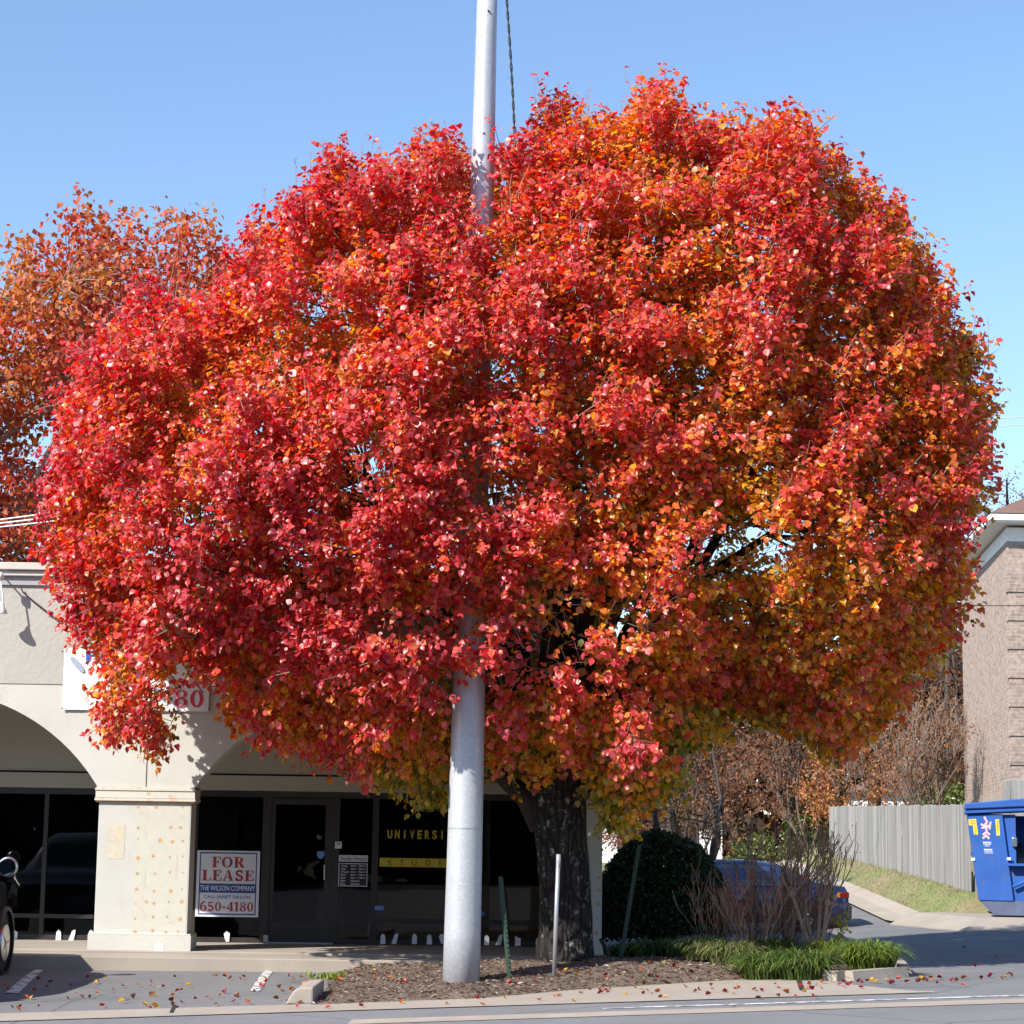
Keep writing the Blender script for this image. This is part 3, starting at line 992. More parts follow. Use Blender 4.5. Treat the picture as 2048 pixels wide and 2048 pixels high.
# storefront glazing: frame members, panes, door
zb = 0.19
zr = Zf(1738 * K, 800, GY)
xs = lambda u: at9(u, 1650, GY).x
fr = MB()
zt = zg - .005
G0, G1 = GY - .03, GY + .05


def post(u0, u1, z0=zb, z1=None): fr.box(xs(u0), xs(u1), G0, G1, z0, zt - .09 if z1 is None else z1)


fr.box(XW + .3, XE - .3, G0 - .002, G1, zt - .088, zt)
for u0, u1 in ((364, 371), (493, 509), (625, 639), (701, 713)): post(u0, u1)
post(79, 87)
for u in (-420, -260, -90): post(u, u + 8)
fr.box(XW + .3, xs(493), G0 + .001, G1 - .001, zb, zb + .07)
fr.box(xs(639), XE - .3, G0 + .001, G1 - .001, zb, zb + .07)
fr.box(xs(639.3), XE - .31, G0 + .002, G1 - .002, zr - .035, zr + .035)
fr.box(XW + .31, xs(180), G0 + .002, G1 - .002, zr - .03, zr + .03)
fr.build('window_frame', M['bronze'], shop)
for u0, u1, nm in ((-900, 79, 0), (87, 364, 0), (371, 493, 0), (639, 701, 0), (713, 1040, 0)):
    g = MB()
    x0, x1 = xs(u0), min(xs(u1), XE - .31)
    if u0 == -900: x0 = XW + .31
    g.quad((x0, GY, zb + .05), (x1, GY, zb + .05), (x1, GY, zt - .05), (x0, GY, zt - .05))
    g.build('window', M['glass'], shop)
d = MB()
d0, d1 = xs(509.5), xs(624.5)
d.box(d0, d0 + .06, G0 + .01, G1 - .01, zb + .012, zt - .10)
d.box(d1 - .10, d1, G0 + .01, G1 - .01, zb + .012, zt - .10)
d.box(d0 + .06, d1 - .10, G0 + .012, G1 - .012, zb + .012, zb + .30)
d.box(d0 + .06, d1 - .10, G0 + .012, G1 - .012, zt - .19, zt - .10)
do = d.build('door', M['bronze'], shop)
g = MB(); g.quad((d0 + .06, GY, zb + .30), (d1 - .10, GY, zb + .30), (d1 - .10, GY, zt - .19), (d0 + .06, GY, zt - .19))
g.build('door_glass', M['glass'], do)
hx = at9(612, 1650, GY - .1).x
hz0, hz1 = at9(612, 1662, GY - .1).z, at9(612, 1630, GY - .1).z
hb = MB(); hb.tube([(hx, G0, hz0 + .02), (hx, G0 - .06, hz0 + .02), (hx, G0 - .06, hz1 - .02), (hx, G0, hz1 - .02)], .013, 8)
hb.build('handle', M['chrome'], do)
hb = MB(); hb.box(d0 - .02, d1 + .06, G0 - .12, G0 - .005, .186, .205); hb.build('threshold', M['chrome'], shop)
hb = MB(); hb.box(d0 - .06, d0 + .01, G0 - .06, G0 - .004, .206, .30); hb.build('door_closer', M['chrome'], shop)
# inside of the shop
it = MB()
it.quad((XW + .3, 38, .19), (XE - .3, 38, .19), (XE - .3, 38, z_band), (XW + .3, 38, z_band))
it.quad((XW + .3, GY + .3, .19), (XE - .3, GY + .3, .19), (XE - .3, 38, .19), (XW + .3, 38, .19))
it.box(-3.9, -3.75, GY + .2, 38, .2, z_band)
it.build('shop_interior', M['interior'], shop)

# things seen through the glass
c = thing('counter', 'brown wooden counter standing inside the studio window', 'counter', (-.9, 33.2, .19))
m_ = MB(); m_.box(-1.95, 0.6, 33.2, 33.8, .19, 1.0); m_.build('cabinet', M['brown'], c)
m_ = MB(); m_.box(-2.0, 0.65, 33.15, 33.85, 1.0, 1.05); m_.build('countertop', M['brown'], c)
c = thing('armchair', 'dark upholstered chair just inside the sidelight beside the shop door', 'chair', (-2.35, 33.4, .19))
m_ = MB(); m_.tube([(-2.66, 33.3, .2), (-2.68, 33.3, .5), (-2.66, 33.4, .8), (-2.6, 33.5, .95)], [.16, .2, .2, .12], 10); m_.build('backrest', M['greyink'], c, True)
m_ = MB(); m_.box(-2.5, -2.0, 33.1, 33.6, .55, .64); m_.build('seat', M['black'], c, False, False, .02)
for sx, sy in ((-2.45, 33.15), (-2.05, 33.15), (-2.45, 33.55), (-2.05, 33.55)):
    m_ = MB(); m_.tube([(sx, sy, .19), (sx, sy, .56)], .02, 6); m_.build('leg', M['chrome'], c)


# ------------------------------------------------------------------ signs on the shop
SY = GY - .05
u9 = lambda u, v, Y: at9(u, v, Y)
a, b = u9(368, 1729, SY), u9(491, 1606, SY)
sg = thing('lease_sign', 'white for lease sign with red and blue lettering in the window beside the pier', 'sign', (a.x, SY, a.z))
sx0, sx1, sz0, sz1 = a.x, b.x, a.z, b.z
m_ = MB(); m_.box(sx0, sx1, SY, SY + .02, sz0, sz1); m_.build('panel', M['signwhite'], sg)
fx = lambda t: sx0 + (sx1 - sx0) * t
fz = lambda t: sz0 + (sz1 - sz0) * t
m_ = MB()
for q in (rc(.045, .955, .955, .975), rc(.045, .03, .955, .05), rc(.045, .051, .062, .954), rc(.938, .051, .955, .954)):
    m_.poly([(fx(x), SY - .002, fz(z)) for x, z in q])
m_.build('border', M['signblue'], sg)
m_ = MB(); m_.poly([(fx(x), SY - .003, fz(z)) for x, z in rc(.045, .362, .955, .50)]); bo = m_.build('name_band', M['signblue'], sg)
m_ = MB(); put_text(m_, 'THE WILSON COMPANY', fx(.065), fx(.935), fz(.393), fz(.472), SY - .005, .012); m_.build('band_lettering', M['signwhite'], bo)
m_ = MB()
serif_text(m_, 'FOR', fx(.235), fx(.76), fz(.745), fz(.905), SY - .003)
serif_text(m_, 'LEASE', fx(.085), fx(.915), fz(.545), fz(.705), SY - .003)
serif_text(m_, '650-4180', fx(.07), fx(.92), fz(.085), fz(.225), SY - .003, .08)
m_.build('red_lettering', M['signred'], sg)
m_ = MB(); put_text(m_, 'CALL JANET DILLON', fx(.13), fx(.865), fz(.262), fz(.325), SY - .003, .008); m_.build('blue_lettering', M['signblue'], sg)

a, b = u9(638, 1672, SY), u9(694, 1614, SY)
hs_ = thing('hours_sign', 'small black and white studio hours sign in the sidelight beside the door', 'sign', (a.x, SY, a.z))
x0, x1, z0, z1 = a.x, b.x, a.z, b.z
zz_ = lambda t: z0 + (z1 - z0) * t
xx_ = lambda t: x0 + (x1 - x0) * t
m_ = MB(); m_.box(x0, x1, SY + .004, SY + .02, zz_(.0), zz_(.74)); m_.build('panel', M['black'], hs_)
m_ = MB(); m_.box(x0, x1, SY + .004, SY + .02, zz_(.79), zz_(1)); hd = m_.build('header', M['signwhite'], hs_)
m_ = MB(); put_text(m_, 'Studio Hours', xx_(.06), xx_(.94), zz_(.83), zz_(.96), SY + .001, .01); m_.build('header_lettering', M['signblue'], hd)
m_ = MB()
for q in (rc(0, .715, 1, .74), rc(0, 0, 1, .025), rc(0, .026, .025, .714), rc(.975, .026, 1, .714)): m_.poly([(xx_(x), SY + .001, zz_(z)) for x, z in q])
m_.build('border', M['signwhite'], hs_)
m_ = MB()
for i, (dn, t1, t2) in enumerate((('Tues', '2pm -', '8pm'), ('Wed', '2pm -', '8pm'), ('Thurs', '2pm -', '8pm'), ('Fri', '2pm -', '10pm'), ('Sat', '2pm -', '10pm'), ('Sun', 'Closed', ''), ('Mon', 'Closed', ''))):
    zz0 = .63 - i * .095
    put_text(m_, dn, xx_(.08), xx_(.08 + .055 * len(dn)), zz_(zz0 - .01), zz_(zz0 + .055), SY, .02)
    put_text(m_, t1, xx_(.42), xx_(.66 if t2 else .72), zz_(zz0 - .01), zz_(zz0 + .055), SY, .02)
    if t2: put_text(m_, t2, xx_(.70), xx_(.93), zz_(zz0 - .01), zz_(zz0 + .055), SY, .02)
m_.build('hours_lettering', M['signwhite'], hs_)


def flat(name, label, cat, u0, v0, u1, v1, mat, Y=SY, t=.004, parent=None):
    a, b = u9(u0, v1, Y), u9(u1, v0, Y)
    m = MB(); m.box(a.x, b.x, Y - t, Y, a.z, b.z)
    o = m.build(name, mat, parent)
    if label: tag(o, label, cat)
    return o


o = thing('window_notice', 'small square pale notice taped above the studio hours sign', 'notice', u9(639, 1601, SY))
flat('paper', None, None, 632, 1588, 645, 1601, M['paper'], SY, .003, o)
a, b = u9(635, 1594, SY - .004), u9(642, 1590, SY - .004)
m_ = MB(); m_.box(a.x, b.x, SY - .006, SY - .004, a.z, b.z); m_.build('printed_block', M['greyink'], o)
a = u9(605, 1613, SY)
m_ = MB(); m_.prism([(a.x + x * .055, a.z + z * .055) for x, z in ((-1, 1), (1, 1), (1, -.2), (.6, -.8), (0, -1.1), (-.6, -.8), (-1, -.2))], SY - .004, SY)
tag(m_.build('alarm_sticker', M['sticker']), 'blue shield shaped sticker on the shop door glass above the handle', 'sticker')
flat('window_label', 'pale blue label stuck low on the big window left of the steel pole', 'sticker', 707, 1709, 725, 1717, M['sticker'])
flat('window_label', 'small blue label stuck low on the big window just right of the steel pole', 'sticker', 908, 1720, 914, 1727, M['sticker'])

o = thing('window_lettering', 'yellow word UNIVERSITY lettered on the dark studio window', 'lettering', u9(780, 1575, SY))
m_ = MB()
a, b = u9(731, 1582, SY), u9(839, 1567, SY)
wz = (b.x - a.x) / (len('UNIVERSI') - .35)
for i, ch in enumerate('UNIVERSITY'):
    w_ = .022 if ch == 'I' else wz * .62
    x_ = a.x + i * wz + (wz * .2 if ch == 'I' else 0)
    put_text(m_, ch, x_, x_ + w_, a.z, b.z, SY, .03)
m_.build('letters', M['yellow'], o)
a, b = u9(716, 1635, SY), u9(888, 1621, SY)
o = thing('studio_band', 'yellow band reading STUDIO in thin black letters on the dark window', 'lettering', (a.x, SY, a.z))
m_ = MB(); m_.box(a.x, b.x, SY - .003, SY, a.z, b.z); m_.build('band', M['yellow'], o)
m_ = MB()
for ch, u0, u1 in (('S', 731, 739), ('T', 754, 762), ('U', 777, 786), ('D', 803, 812), ('I', 829, 831), ('O', 850, 860)):
    p0, p1 = u9(u0, 1633, SY), u9(u1, 1623, SY)
    put_text(m_, ch, p0.x, p1.x, p0.z, p1.z, SY - .006)
m_.build('letters', M['black'], o)

# paper gravestones stuck along the bottom of the windows
TS = {'slab': [(-.42, 0), (.42, 0), (.36, .72), (.22, .92), (.05, .98), (0, 1.08), (-.05, .98), (-.24, .92), (-.36, .72)],
      'lean': [(-.5, 0), (.30, 0), (.52, .75), (.55, 1.05), (.2, 1.0), (0, .9), (-.15, .6)],
      'broken': [(-.42, 0), (.42, 0), (.42, .75), (.1, .72), (-.3, .98), (-.45, .8)],
      'tip': [(-.1, 0), (.35, .05), (.4, .85), (-.1, 1.05), (-.5, .8), (-.35, .35)]}
tomb = [(28, 1766, 'tip', 'white paper cut-out tilted in the left window nearest the parked vehicle'),
        (110, 1765, 'slab', 'upright white paper gravestone in the left window just right of the mullion'),
        (135, 1765, 'lean', 'leaning white paper gravestone in the left window between two upright ones'),
        (171, 1765, 'slab', 'upright white paper gravestone in the left window against the pier'),
        (428, 1768, 'tip', 'tilted white paper cut-out on the glass under the for lease sign'),
        (722, 1772, 'slab', 'upright white paper gravestone at the left end of the big studio window'),
        (744, 1772, 'lean', 'leaning white paper gravestone second from the left in the studio window'),
        (782, 1772, 'slab', 'upright white paper gravestone in the studio window, third from its left end'),
        (810, 1773, 'slab', 'upright white paper gravestone in the studio window, two left of the steel pole'),
        (834, 1772, 'tip', 'tilted white paper cut-out partly hidden by the left side of the steel pole'),
        (918, 1774, 'slab', 'upright white paper gravestone showing right beside the steel pole'),
        (941, 1774, 'lean', 'leaning white paper gravestone behind the green post right of the pole'),
        (977, 1775, 'broken', 'broken-topped white paper gravestone nearest the tree trunk')]
for u, v, k, lb in tomb:
    c = u9(u, v + 9, SY)
    m_ = MB(); m_.prism([(c.x + x * .095, c.z + z * .145) for x, z in TS[k]], SY - .003, SY)
    tag(m_.build('paper_gravestone', M['paper']), lb, 'decoration', 'paper gravestones along the shop windows')
c = u9(300, 1798, FY - .08)
m_ = MB(); m_.prism([(c.x + x * .155, c.z + .0 + z * .135) for x, z in TS['slab']], FY - .081, FY - .078)
tag(m_.build('paper_gravestone', M['paper']), 'wide white paper gravestone stuck on the plinth of the cream pier', 'decoration', 'paper gravestones along the shop windows')

# banner on the wall
BY = FY - .03
a, b = at(124, 1419, BY), at(421, 1300, BY)
bn = thing('banner', 'white vinyl banner with red digits hung on the wall behind the leaves', 'banner', (a.x, BY, a.z))
m_ = MB(); n = 24
for i in range(n):
    for j in range(8):
        q = []
        for di, dj in ((0, 0), (1, 0), (1, 1), (0, 1)):
            s_, t_ = (i + di) / n, (j + dj) / 8
            q.append((a.x + (b.x - a.x) * s_, BY - .008 * math.sin(s_ * 21 + t_ * 3) * (1 - abs(2 * t_ - 1) * .4) - .004, a.z + (b.z - a.z) * t_))
        m_.quad(*q)
m_.build('sheet', M['banner'], bn, True)
m_ = MB(); p0, p1 = at(347, 1414, BY), at(409, 1381, BY)
serif_text(m_, '80', p0.x, p1.x, p0.z, p1.z, BY - .016)
m_.build('red_digits', M['bannerred'], bn)
m_ = MB(); p0, p1 = at(172, 1322, BY), at(410, 1304, BY)
put_text(m_, 'FOR LEASE', p0.x, p1.x, p0.z, p1.z, BY - .016, .03)
m_.build('blue_lettering', M['bannerblue'], bn)
m_ = MB(); c = at(155, 1329, BY); m_.poly([(c.x + .095 * math.cos(t_ * .35) - .03 * math.sin(t_ * .35), BY - .016, c.z + .085 * math.sin(t_ * .35) - .07 * math.cos(t_ * .35)) for t_ in range(18)])
m_.build('grey_emblem', M['greyink'], bn)
m_ = MB()
for u, v in ((125.5, 1417), (125.5, 1303), (419, 1418), (419, 1302), (370, 1420)):
    c = at(u, v, BY); m_.poly([(c.x + .012 * math.cos(k), BY - .02, c.z + .012 * math.sin(k)) for k in range(6)])
m_.build('eyelets', M['dark'], bn)

# gooseneck lamp on the wall at the left, cable sagging under the cornice
c = at(7, 1155, FY - .1)
lp = thing('wall_lamp', 'white gooseneck lamp hanging from the cornice above the left arch', 'lamp', (c.x, FY, c.z))
m_ = MB(); m_.lathe((c.x, FY - .30, c.z), [(.01, .05), (.045, .04), (.05, 0), (.045, -.04), (.01, -.05)], 14); m_.build('mount', M['lampwhite'], lp, True)
m_ = MB(); m_.tube([(c.x, FY - .01, c.z + .01), (c.x, FY - .3, c.z + .01)], .012, 6)
p1 = at(4, 1212, FY - .3)
m_.tube([(c.x, FY - .3, c.z - .04), (p1.x + .01, FY - .3, p1.z + .1), (p1.x, FY - .3, p1.z)], .012, 6)
m_.build('arm', M['lampwhite'], lp, True)
m_ = MB(); m_.lathe((p1.x, FY - .3, p1.z), [(.02, .06), (.03, .02), (.04, -.02), (.085, -.10), (.08, -.105)], 14); m_.build('lamp_shade', M['lampwhite'], lp, True)
q = [at(u, v, FY - .06) for u, v in ((42, 1176), (46, 1185), (70, 1205), (97, 1226), (118, 1242), (150, 1262))]
m_ = MB(); m_.tube(q, .011, 5)
tag(m_.build('wall_cable', M['cable'], None, True), 'black cable running slantwise down the wall below the cornice', 'cable')

# ================================================================== STEEL POLE, POSTS, CABLES
pb = gpm(922, 1966)
pt_ = at(976, -60, pb.y + .0)
ph = pt_.z - pb.z
pole = thing('steel_pole', 'tall thick galvanised steel pole standing in the mulch in front of the tree', 'pole', (pb.x, pb.y, 0))
tilt = Vector((pt_.x - pb.x, 0, ph))
m_ = MB()
nseg = 16
m_.tube([(pb.x + tilt.x * i / nseg, pb.y, -.15 + (pb.z + ph + .15) * i / nseg) for i in range(nseg + 1)], [.222 - (.222 - .124) * i / nseg for i in range(nseg + 1)], 40)
m_.build('shaft', M['galv'], pole, True)
for v_, nm in ((23, 'bolt'), (268, 'bolt')):
    c = at(976 - (v_ / 1966) * 52 + (2 if v_ < 100 else -1), v_, pb.y - .12)
    m_ = MB(); m_.lathe((c.x, pb.y - .115, c.z), [(.014, -.03), (.014, .02), (.008, .024)], 8, 'Y'); m_.build('bolt', M['dark'], pole)
for zz_r in (1.85, 9.35):
    k_ = zz_r / ph
    r_ = .222 - .098 * k_ + .0015
    m_ = MB(); m_.lathe((pb.x + tilt.x * k_, pb.y, 0), [(r_, zz_r), (r_, zz_r + .012)], 40, 'Z', 0, False); m_.build('weld_seam', M['pipe'], pole, True)
POLE = (pb.x, pb.y, tilt.x / ph)

q = [at(1012 + 20 * t + 2 * math.sin(t * 3), -20 + 360 * t, 26.0) for t in lin(0, 1, 40)]
m_ = MB()
for ph0 in (0, math.pi):
    m_.tube([(p.x + .011 * math.cos(i * 1.1 + ph0), p.y + .011 * math.sin(i * 1.1 + ph0), p.z) for i, p in enumerate(q)], .009, 5)
tag(m_.build('twisted_cable', M['cable'], None, True), 'black twisted cable hanging down beside the steel pole into the tree', 'cable')


def post_obj(name, label, cat, b, t, r, mat, ribs=False, cap=None):
    o = thing(name, label, cat, b)
    m = MB()
    b, t = Vector(b), Vector(t)
    if ribs:
        # T-section post with studs along its face
        d = (t - b)
        for w0, w1, y0, y1 in ((-r, r, -.006, .006), (-.005, .005, .006, .035)):
            vs = [(b.x + w, b.y + y, b.z - .1) for w, y in ((w0, y0), (w1, y0), (w1, y1), (w0, y1))] + [(t.x + w, t.y + y, t.z) for w, y in ((w0, y0), (w1, y0), (w1, y1), (w0, y1))]
            m.add(vs, [(0, 3, 2, 1), (4, 5, 6, 7), (0, 1, 5, 4), (1, 2, 6, 5), (2, 3, 7, 6), (3, 0, 4, 7)])
        m.build('shaft', mat, o)
        s2 = MB()
        k = int(d.length / .055)
        for i in range(k):
            p = b + d * ((i + .5) / k)
            s2.box(p.x - .008, p.x + .008, p.y - .016, p.y - .0062, p.z - .012, p.z + .012)
        s2.build('studs', mat, o)
    else:
        m.tube([b - Vector((0, 0, .1)), b.lerp(t, .5), t], r, 12)
        m.build('shaft', mat, o, True)
        m2 = MB(); m2.tube([t - Vector((0, 0, .16)), t + Vector((0, 0, .004))], r * 1.12, 12); m2.build('collar', mat, o, True)
    return o


b = gpm(1021, 1957); post_obj('fence_stake', 'dark green studded steel stake leaning beside the pole', 'stake', tuple(b), at(1001, 1753, b.y + .1), .028, M['stake'], True)
b = at(1108, 1936, 26.5); b.z = mound_z(b.x, b.y); post_obj('pipe_post', 'thin grey steel pipe standing in front of the tree trunk', 'post', tuple(b), at(1117, 1709, b.y + .05), .026, M['pipe'])
b = at(1239, 1905, 28.3); post_obj('fence_stake', 'dark green steel stake slanting in front of the clipped evergreen bush', 'stake', (b.x, b.y, mound_z(b.x, 28.3)), at(1279, 1690, 28.4), .026, M['stake'], True)
b = at(1213, 1902, 28.4); t = at(1200, 1878, 28.35)
m_ = MB(); m_.tube([b - Vector((0, 0, .1)), b.lerp(t, .5) + Vector((.01, 0, 0)), t], [.028, .026, .02], 7)
tag(m_.build('broken_stick', M['limb']), 'short dark broken stick poking out of the mulch beside the end pier', 'stick')

# overhead wires behind the trees
def wire(label, p0, p1, sag, r, mat):
    m = MB()
    p0, p1 = Vector(p0), Vector(p1)
    m.tube([p0.lerp(p1, i / 24) - Vector((0, 0, sag * 4 * (i / 24) * (1 - i / 24))) for i in range(25)], r, 5)
    return tag(m.build('overhead_wire', mat, None, True), label, 'wire', 'overhead wires')


a, b = u9(0, 843, 60), u9(1932, 768, 60); dv = (b - a)
wire('upper thin pale wire crossing the sky behind the red tree', a - dv, b + dv * .6, .4, .012, M['palecable'])
a, b = u9(0, 1050, 60), u9(1932, 785, 60)
wire('lower thin pale wire crossing the sky behind the red tree', u9(0, 858, 60.5) - dv, u9(1932, 783, 60.5) + dv * .6, .4, .012, M['palecable'])
a, b = u9(1845, 1135, 49), u9(1932, 1136, 49); dv = b - a
wire('dark wire crossing in front of the brick wall', a - dv * 9, b + dv * 4, .1, .010, M['cable'])
for k, lb in enumerate(('topmost white strand of the cable bundle above the left roof', 'middle white strand of the cable bundle above the left roof', 'lowest white strand of the cable bundle above the left roof')):
    a, b = u9(0, 976 + 7 * k, 44), u9(95, 964 + 8 * k, 44); dv = b - a
    wire(lb, a - dv * 8, b + dv * 5, .05, .017, M['lampwhite'])

# ================================================================== PARKED CARS
def car(name, label, loc, rz, st, paint, wins, ends, wheels, wr_=.33, extra=None):
    """st: stations (x, half width, z bottom, z belt, z roof, roof half width)"""
    o = thing(name, label, 'car', loc, None, rz)
    mb = MB()
    rings = []
    for x, w, z0, zb_, zr_, wr in st:
        hp = [(0, z0), (-w * .86, z0), (-w * .97, z0 + .13), (-w, z0 + .5 * (zb_ - z0)), (-w * .985, zb_ - .05), (-w * .95, zb_),
              (-(w * .95 + wr) / 2 - .015, (zb_ + zr_) / 2), (-wr, zr_ - .05 * min(1, (zr_ - zb_) / .2)), (-wr * .82, zr_), (0, zr_ + .02)]
        full = hp + [(-y, z) for y, z in hp[-2:0:-1]]
        rings.append([(x, y, z) for y, z in full])
    k = len(rings[0])
    for r in rings: mb.v += r
    for i in range(len(rings) - 1):
        for j in range(k): mb.f.append((i * k + j, i * k + (j + 1) % k, (i + 1) * k + (j + 1) % k, (i + 1) * k + j)); mb.m.append(0)
    mb.f.append(tuple(range(k))); mb.f.append(tuple(range((len(rings) - 1) * k, len(rings) * k))[::-1]); mb.m += [0, 0]
    body = mb.build('body', paint, o, True, True)
    xs_ = [s[0] for s in st]

    def ringpt(x, j):
        for i in range(len(st) - 1):
            a_, b_ = xs_[i], xs_[i + 1]
            if min(a_, b_) - 1e-6 <= x <= max(a_, b_) + 1e-6:
                t_ = (x - a_) / (b_ - a_)
                return Vector(rings[i][j]).lerp(Vector(rings[i + 1][j]), t_)
    for x0, x1, tri in wins:                                   # side windows, both sides
        for sg_ in (1, -1):
            w = MB()
            nn = 5
            for i in range(nn):
                xa, xb = x0 + (x1 - x0) * i / nn, x0 + (x1 - x0) * (i + 1) / nn
                q = []
                for x, hi in ((xa, 0), (xb, 0), (xb, 1), (xa, 1)):
                    f_ = .08 + .84 * hi
                    if tri and hi: f_ = .08 + .84 * (1 - abs((x - x0) / (x1 - x0)))
                    p = ringpt(x, 5).lerp(ringpt(x, 6), min(1, f_ * 2)) if f_ < .5 else ringpt(x, 6).lerp(ringpt(x, 7), f_ * 2 - 1)
                    q.append((p.x, (p.y - .008) * (1 if sg_ > 0 else -1), p.z + .003))
                w.quad(*q)
            wo = w.build('window', M['carglass'], o, True, True)
            t_ = MB()
            lo = [ringpt(x0 + (x1 - x0) * i / nn, 5) for i in range(nn + 1)]
            t_.tube([(p.x, (p.y - .012) * (1 if sg_ > 0 else -1), p.z + .03) for p in lo], .009, 5)
            t_.build('trim', M['chrome'], wo, True, True)
    for xa, xb, nm in ends:                                    # windscreen and rear window
        w = MB()
        def ep(x, j, s): 
            p = ringpt(x, j); return (p.x + (.0), p.y * s, p.z + .008)
        a_, b_ = xa, xb
        d_ = .012 if b_ < a_ else -.012
        pts = [(ringpt(a_, 8).x - d_, -ringpt(a_, 8).y * .95, ringpt(a_, 8).z + .012), (ringpt(a_, 8).x - d_, ringpt(a_, 8).y * .95, ringpt(a_, 8).z + .012),
               (ringpt(b_, 8).x - d_, ringpt(b_, 8).y * .95, ringpt(b_, 8).z + .012), (ringpt(b_, 8).x - d_, -ringpt(b_, 8).y * .95, ringpt(b_, 8).z + .012)]
        w.quad(*pts)
        w.build(nm, M['carglass'], o, False, True)
    for x, w in wheels:
        for s in (-1, 1):
            y = s * (w - .10)
            t_ = MB(); t_.lathe((x, y, wr_), [(wr_ * .62, -.11), (wr_ * .93, -.11), (wr_, -.07), (wr_, .07), (wr_ * .93, .11), (wr_ * .62, .11)], 28, 'Y')
            wh = t_.build('wheel', M['tyre'], o, True, True)
            r_ = MB()
            yo = y + s * .112
            r_.lathe((x, yo, wr_), [(.01, -.03), (wr_ * .6, -.03), (wr_ * .62, 0), (wr_ * .56, .0), (wr_ * .5, -.012), (.01, -.012)], 24, 'Y')
            for q in range(5):
                an = q * 1.2566
                r_.tube([(x, yo + s * .004, wr_), (x + wr_ * .55 * math.cos(an), yo + s * .004, wr_ + wr_ * .55 * math.sin(an))], [.04, .03], 6)
            r_.build('rim', M['chrome'], wh, False, True)
            a2 = MB(); a2.lathe((x, s * (w + .004), wr_ + .02), [(wr_ + .0, -.05), (wr_ + .055, -.05), (wr_ + .055, .004), (wr_, .004)], 28, 'Y', 0, False)
            a2.build('wheel_arch', M['plastic'], o, True, True)
    return o, ringpt


# dark vehicle at the left edge, nose towards the shop
suv_st = [(-2.35, .70, .50, 1.05, 1.1, .66), (-2.30, .86, .42, 1.12, 1.40, .66), (-2.1, .93, .38, 1.20, 1.78, .68), (-1.2, .95, .36, 1.20, 1.86, .70), (.1, .95, .36, 1.18, 1.85, .70),
          (.75, .95, .36, 1.18, 1.66, .68), (1.15, .95, .36, 1.18, 1.22, .74), (1.9, .93, .38, 1.12, 1.15, .74), (2.2, .88, .42, 1.0, 1.03, .70), (2.33, .74, .48, .88, .91, .60)]
suv, sr = car('parked_suv', 'dark grey sport utility vehicle parked nose-in at the left edge of the picture', (-7.33, 26.5, h(-7.33, 26.5)), math.pi / 2, suv_st, M['cardark'],
              [(-1.95, -1.2, 0), (-1.12, -.25, 0), (-.17, .72, 0)], [(.78, 1.12, 'windscreen'), (-2.13, -2.28, 'rear_window')], [(1.62, .95), (-1.45, .95)], .385)
for s in (-1, 1):
    m_ = MB(); m_.tube([(.62, s * .9, 1.24), (.62, s * 1.12, 1.32)], .03, 8); st_ = m_.build('mirror_arm', M['plastic'], suv, True, True)
    m_ = MB(); m_.lathe((.62, s * 1.22, 1.40), [(.02, .10), (.06, .09), (.11, .03), (.125, -.05), (.12, -.07)], 16, 'X'); ho = m_.build('mirror_housing', M['chrome'], suv, True, True)
    ho.scale = (1, 1, 1)
    m_ = MB(); m_.poly([(.545, s * 1.22 + .105 * math.cos(k * .4), 1.40 + .105 * math.sin(k * .4)) for k in range(16)]); m_.build('mirror_glass', M['mirror'], ho, False, True)
    m_ = MB(); m_.box(-2.36, -2.28, s * .84 - .05, s * .84 + .05, .85, 1.2); m_.build('tail_light', M['taillight'], suv, False, True, .02)
m_ = MB(); m_.box(-2.44, -2.3, -.85, .85, .40, .62); m_.build('bumper', M['plastic'], suv, False, True, .04)
suv.rotation_euler = (0, -.045, math.pi / 2)

sed_st = [(-2.28, .70, .38, .78, .82, .66), (-2.2, .80, .30, .92, .95, .68), (-1.75, .86, .24, .96, 1.01, .70), (-1.55, .87, .22, .95, 1.06, .66), (-.85, .88, .22, .93, 1.37, .60),
          (-.3, .88, .22, .92, 1.43, .59), (.3, .88, .22, .91, 1.41, .59), (.65, .88, .22, .91, 1.28, .62), (1.15, .87, .22, .92, .96, .70), (1.9, .84, .26, .82, .85, .68), (2.2, .72, .34, .70, .73, .58)]
sed, _r = car('parked_sedan', 'dark blue sedan parked side-on behind the bare shrubs beyond the grass bed', (4.42, 43.9, h(4.4, 43.9)), math.pi, sed_st, M['carnavy'],
              [(-1.45, -.98, 1), (-.88, -.12, 0), (-.02, .85, 0)], [(-.87, -1.54, 'rear_window'), (.66, 1.14, 'windscreen')], [(1.38, .87), (-1.35, .87)], .315)
m_ = MB(); m_.box(-2.34, -2.15, -.74, .74, .30, .60); m_.build('bumper', M['plastic'], sed, False, True, .05)
for s in (-1, 1):
    m_ = MB(); m_.box(-2.275, -2.1, s * .74 - .06, s * .74 + .075, .72, .84); tl = m_.build('tail_light', M['taillight'], sed, False, True, .02)
    m_ = MB(); m_.box(-2.10, -2.02, s * .76 - .04, s * .76 + .055, .73, .83); m_.build('indicator', M['amber'], tl, False, True, .01)
    m_ = MB(); m_.lathe((.78, s * 1.0, .98), [(.02, -.08), (.075, -.04), (.085, .02), (.03, .09)], 12, 'X'); m_.build('mirror_housing', M['carnavy'], sed, True, True)

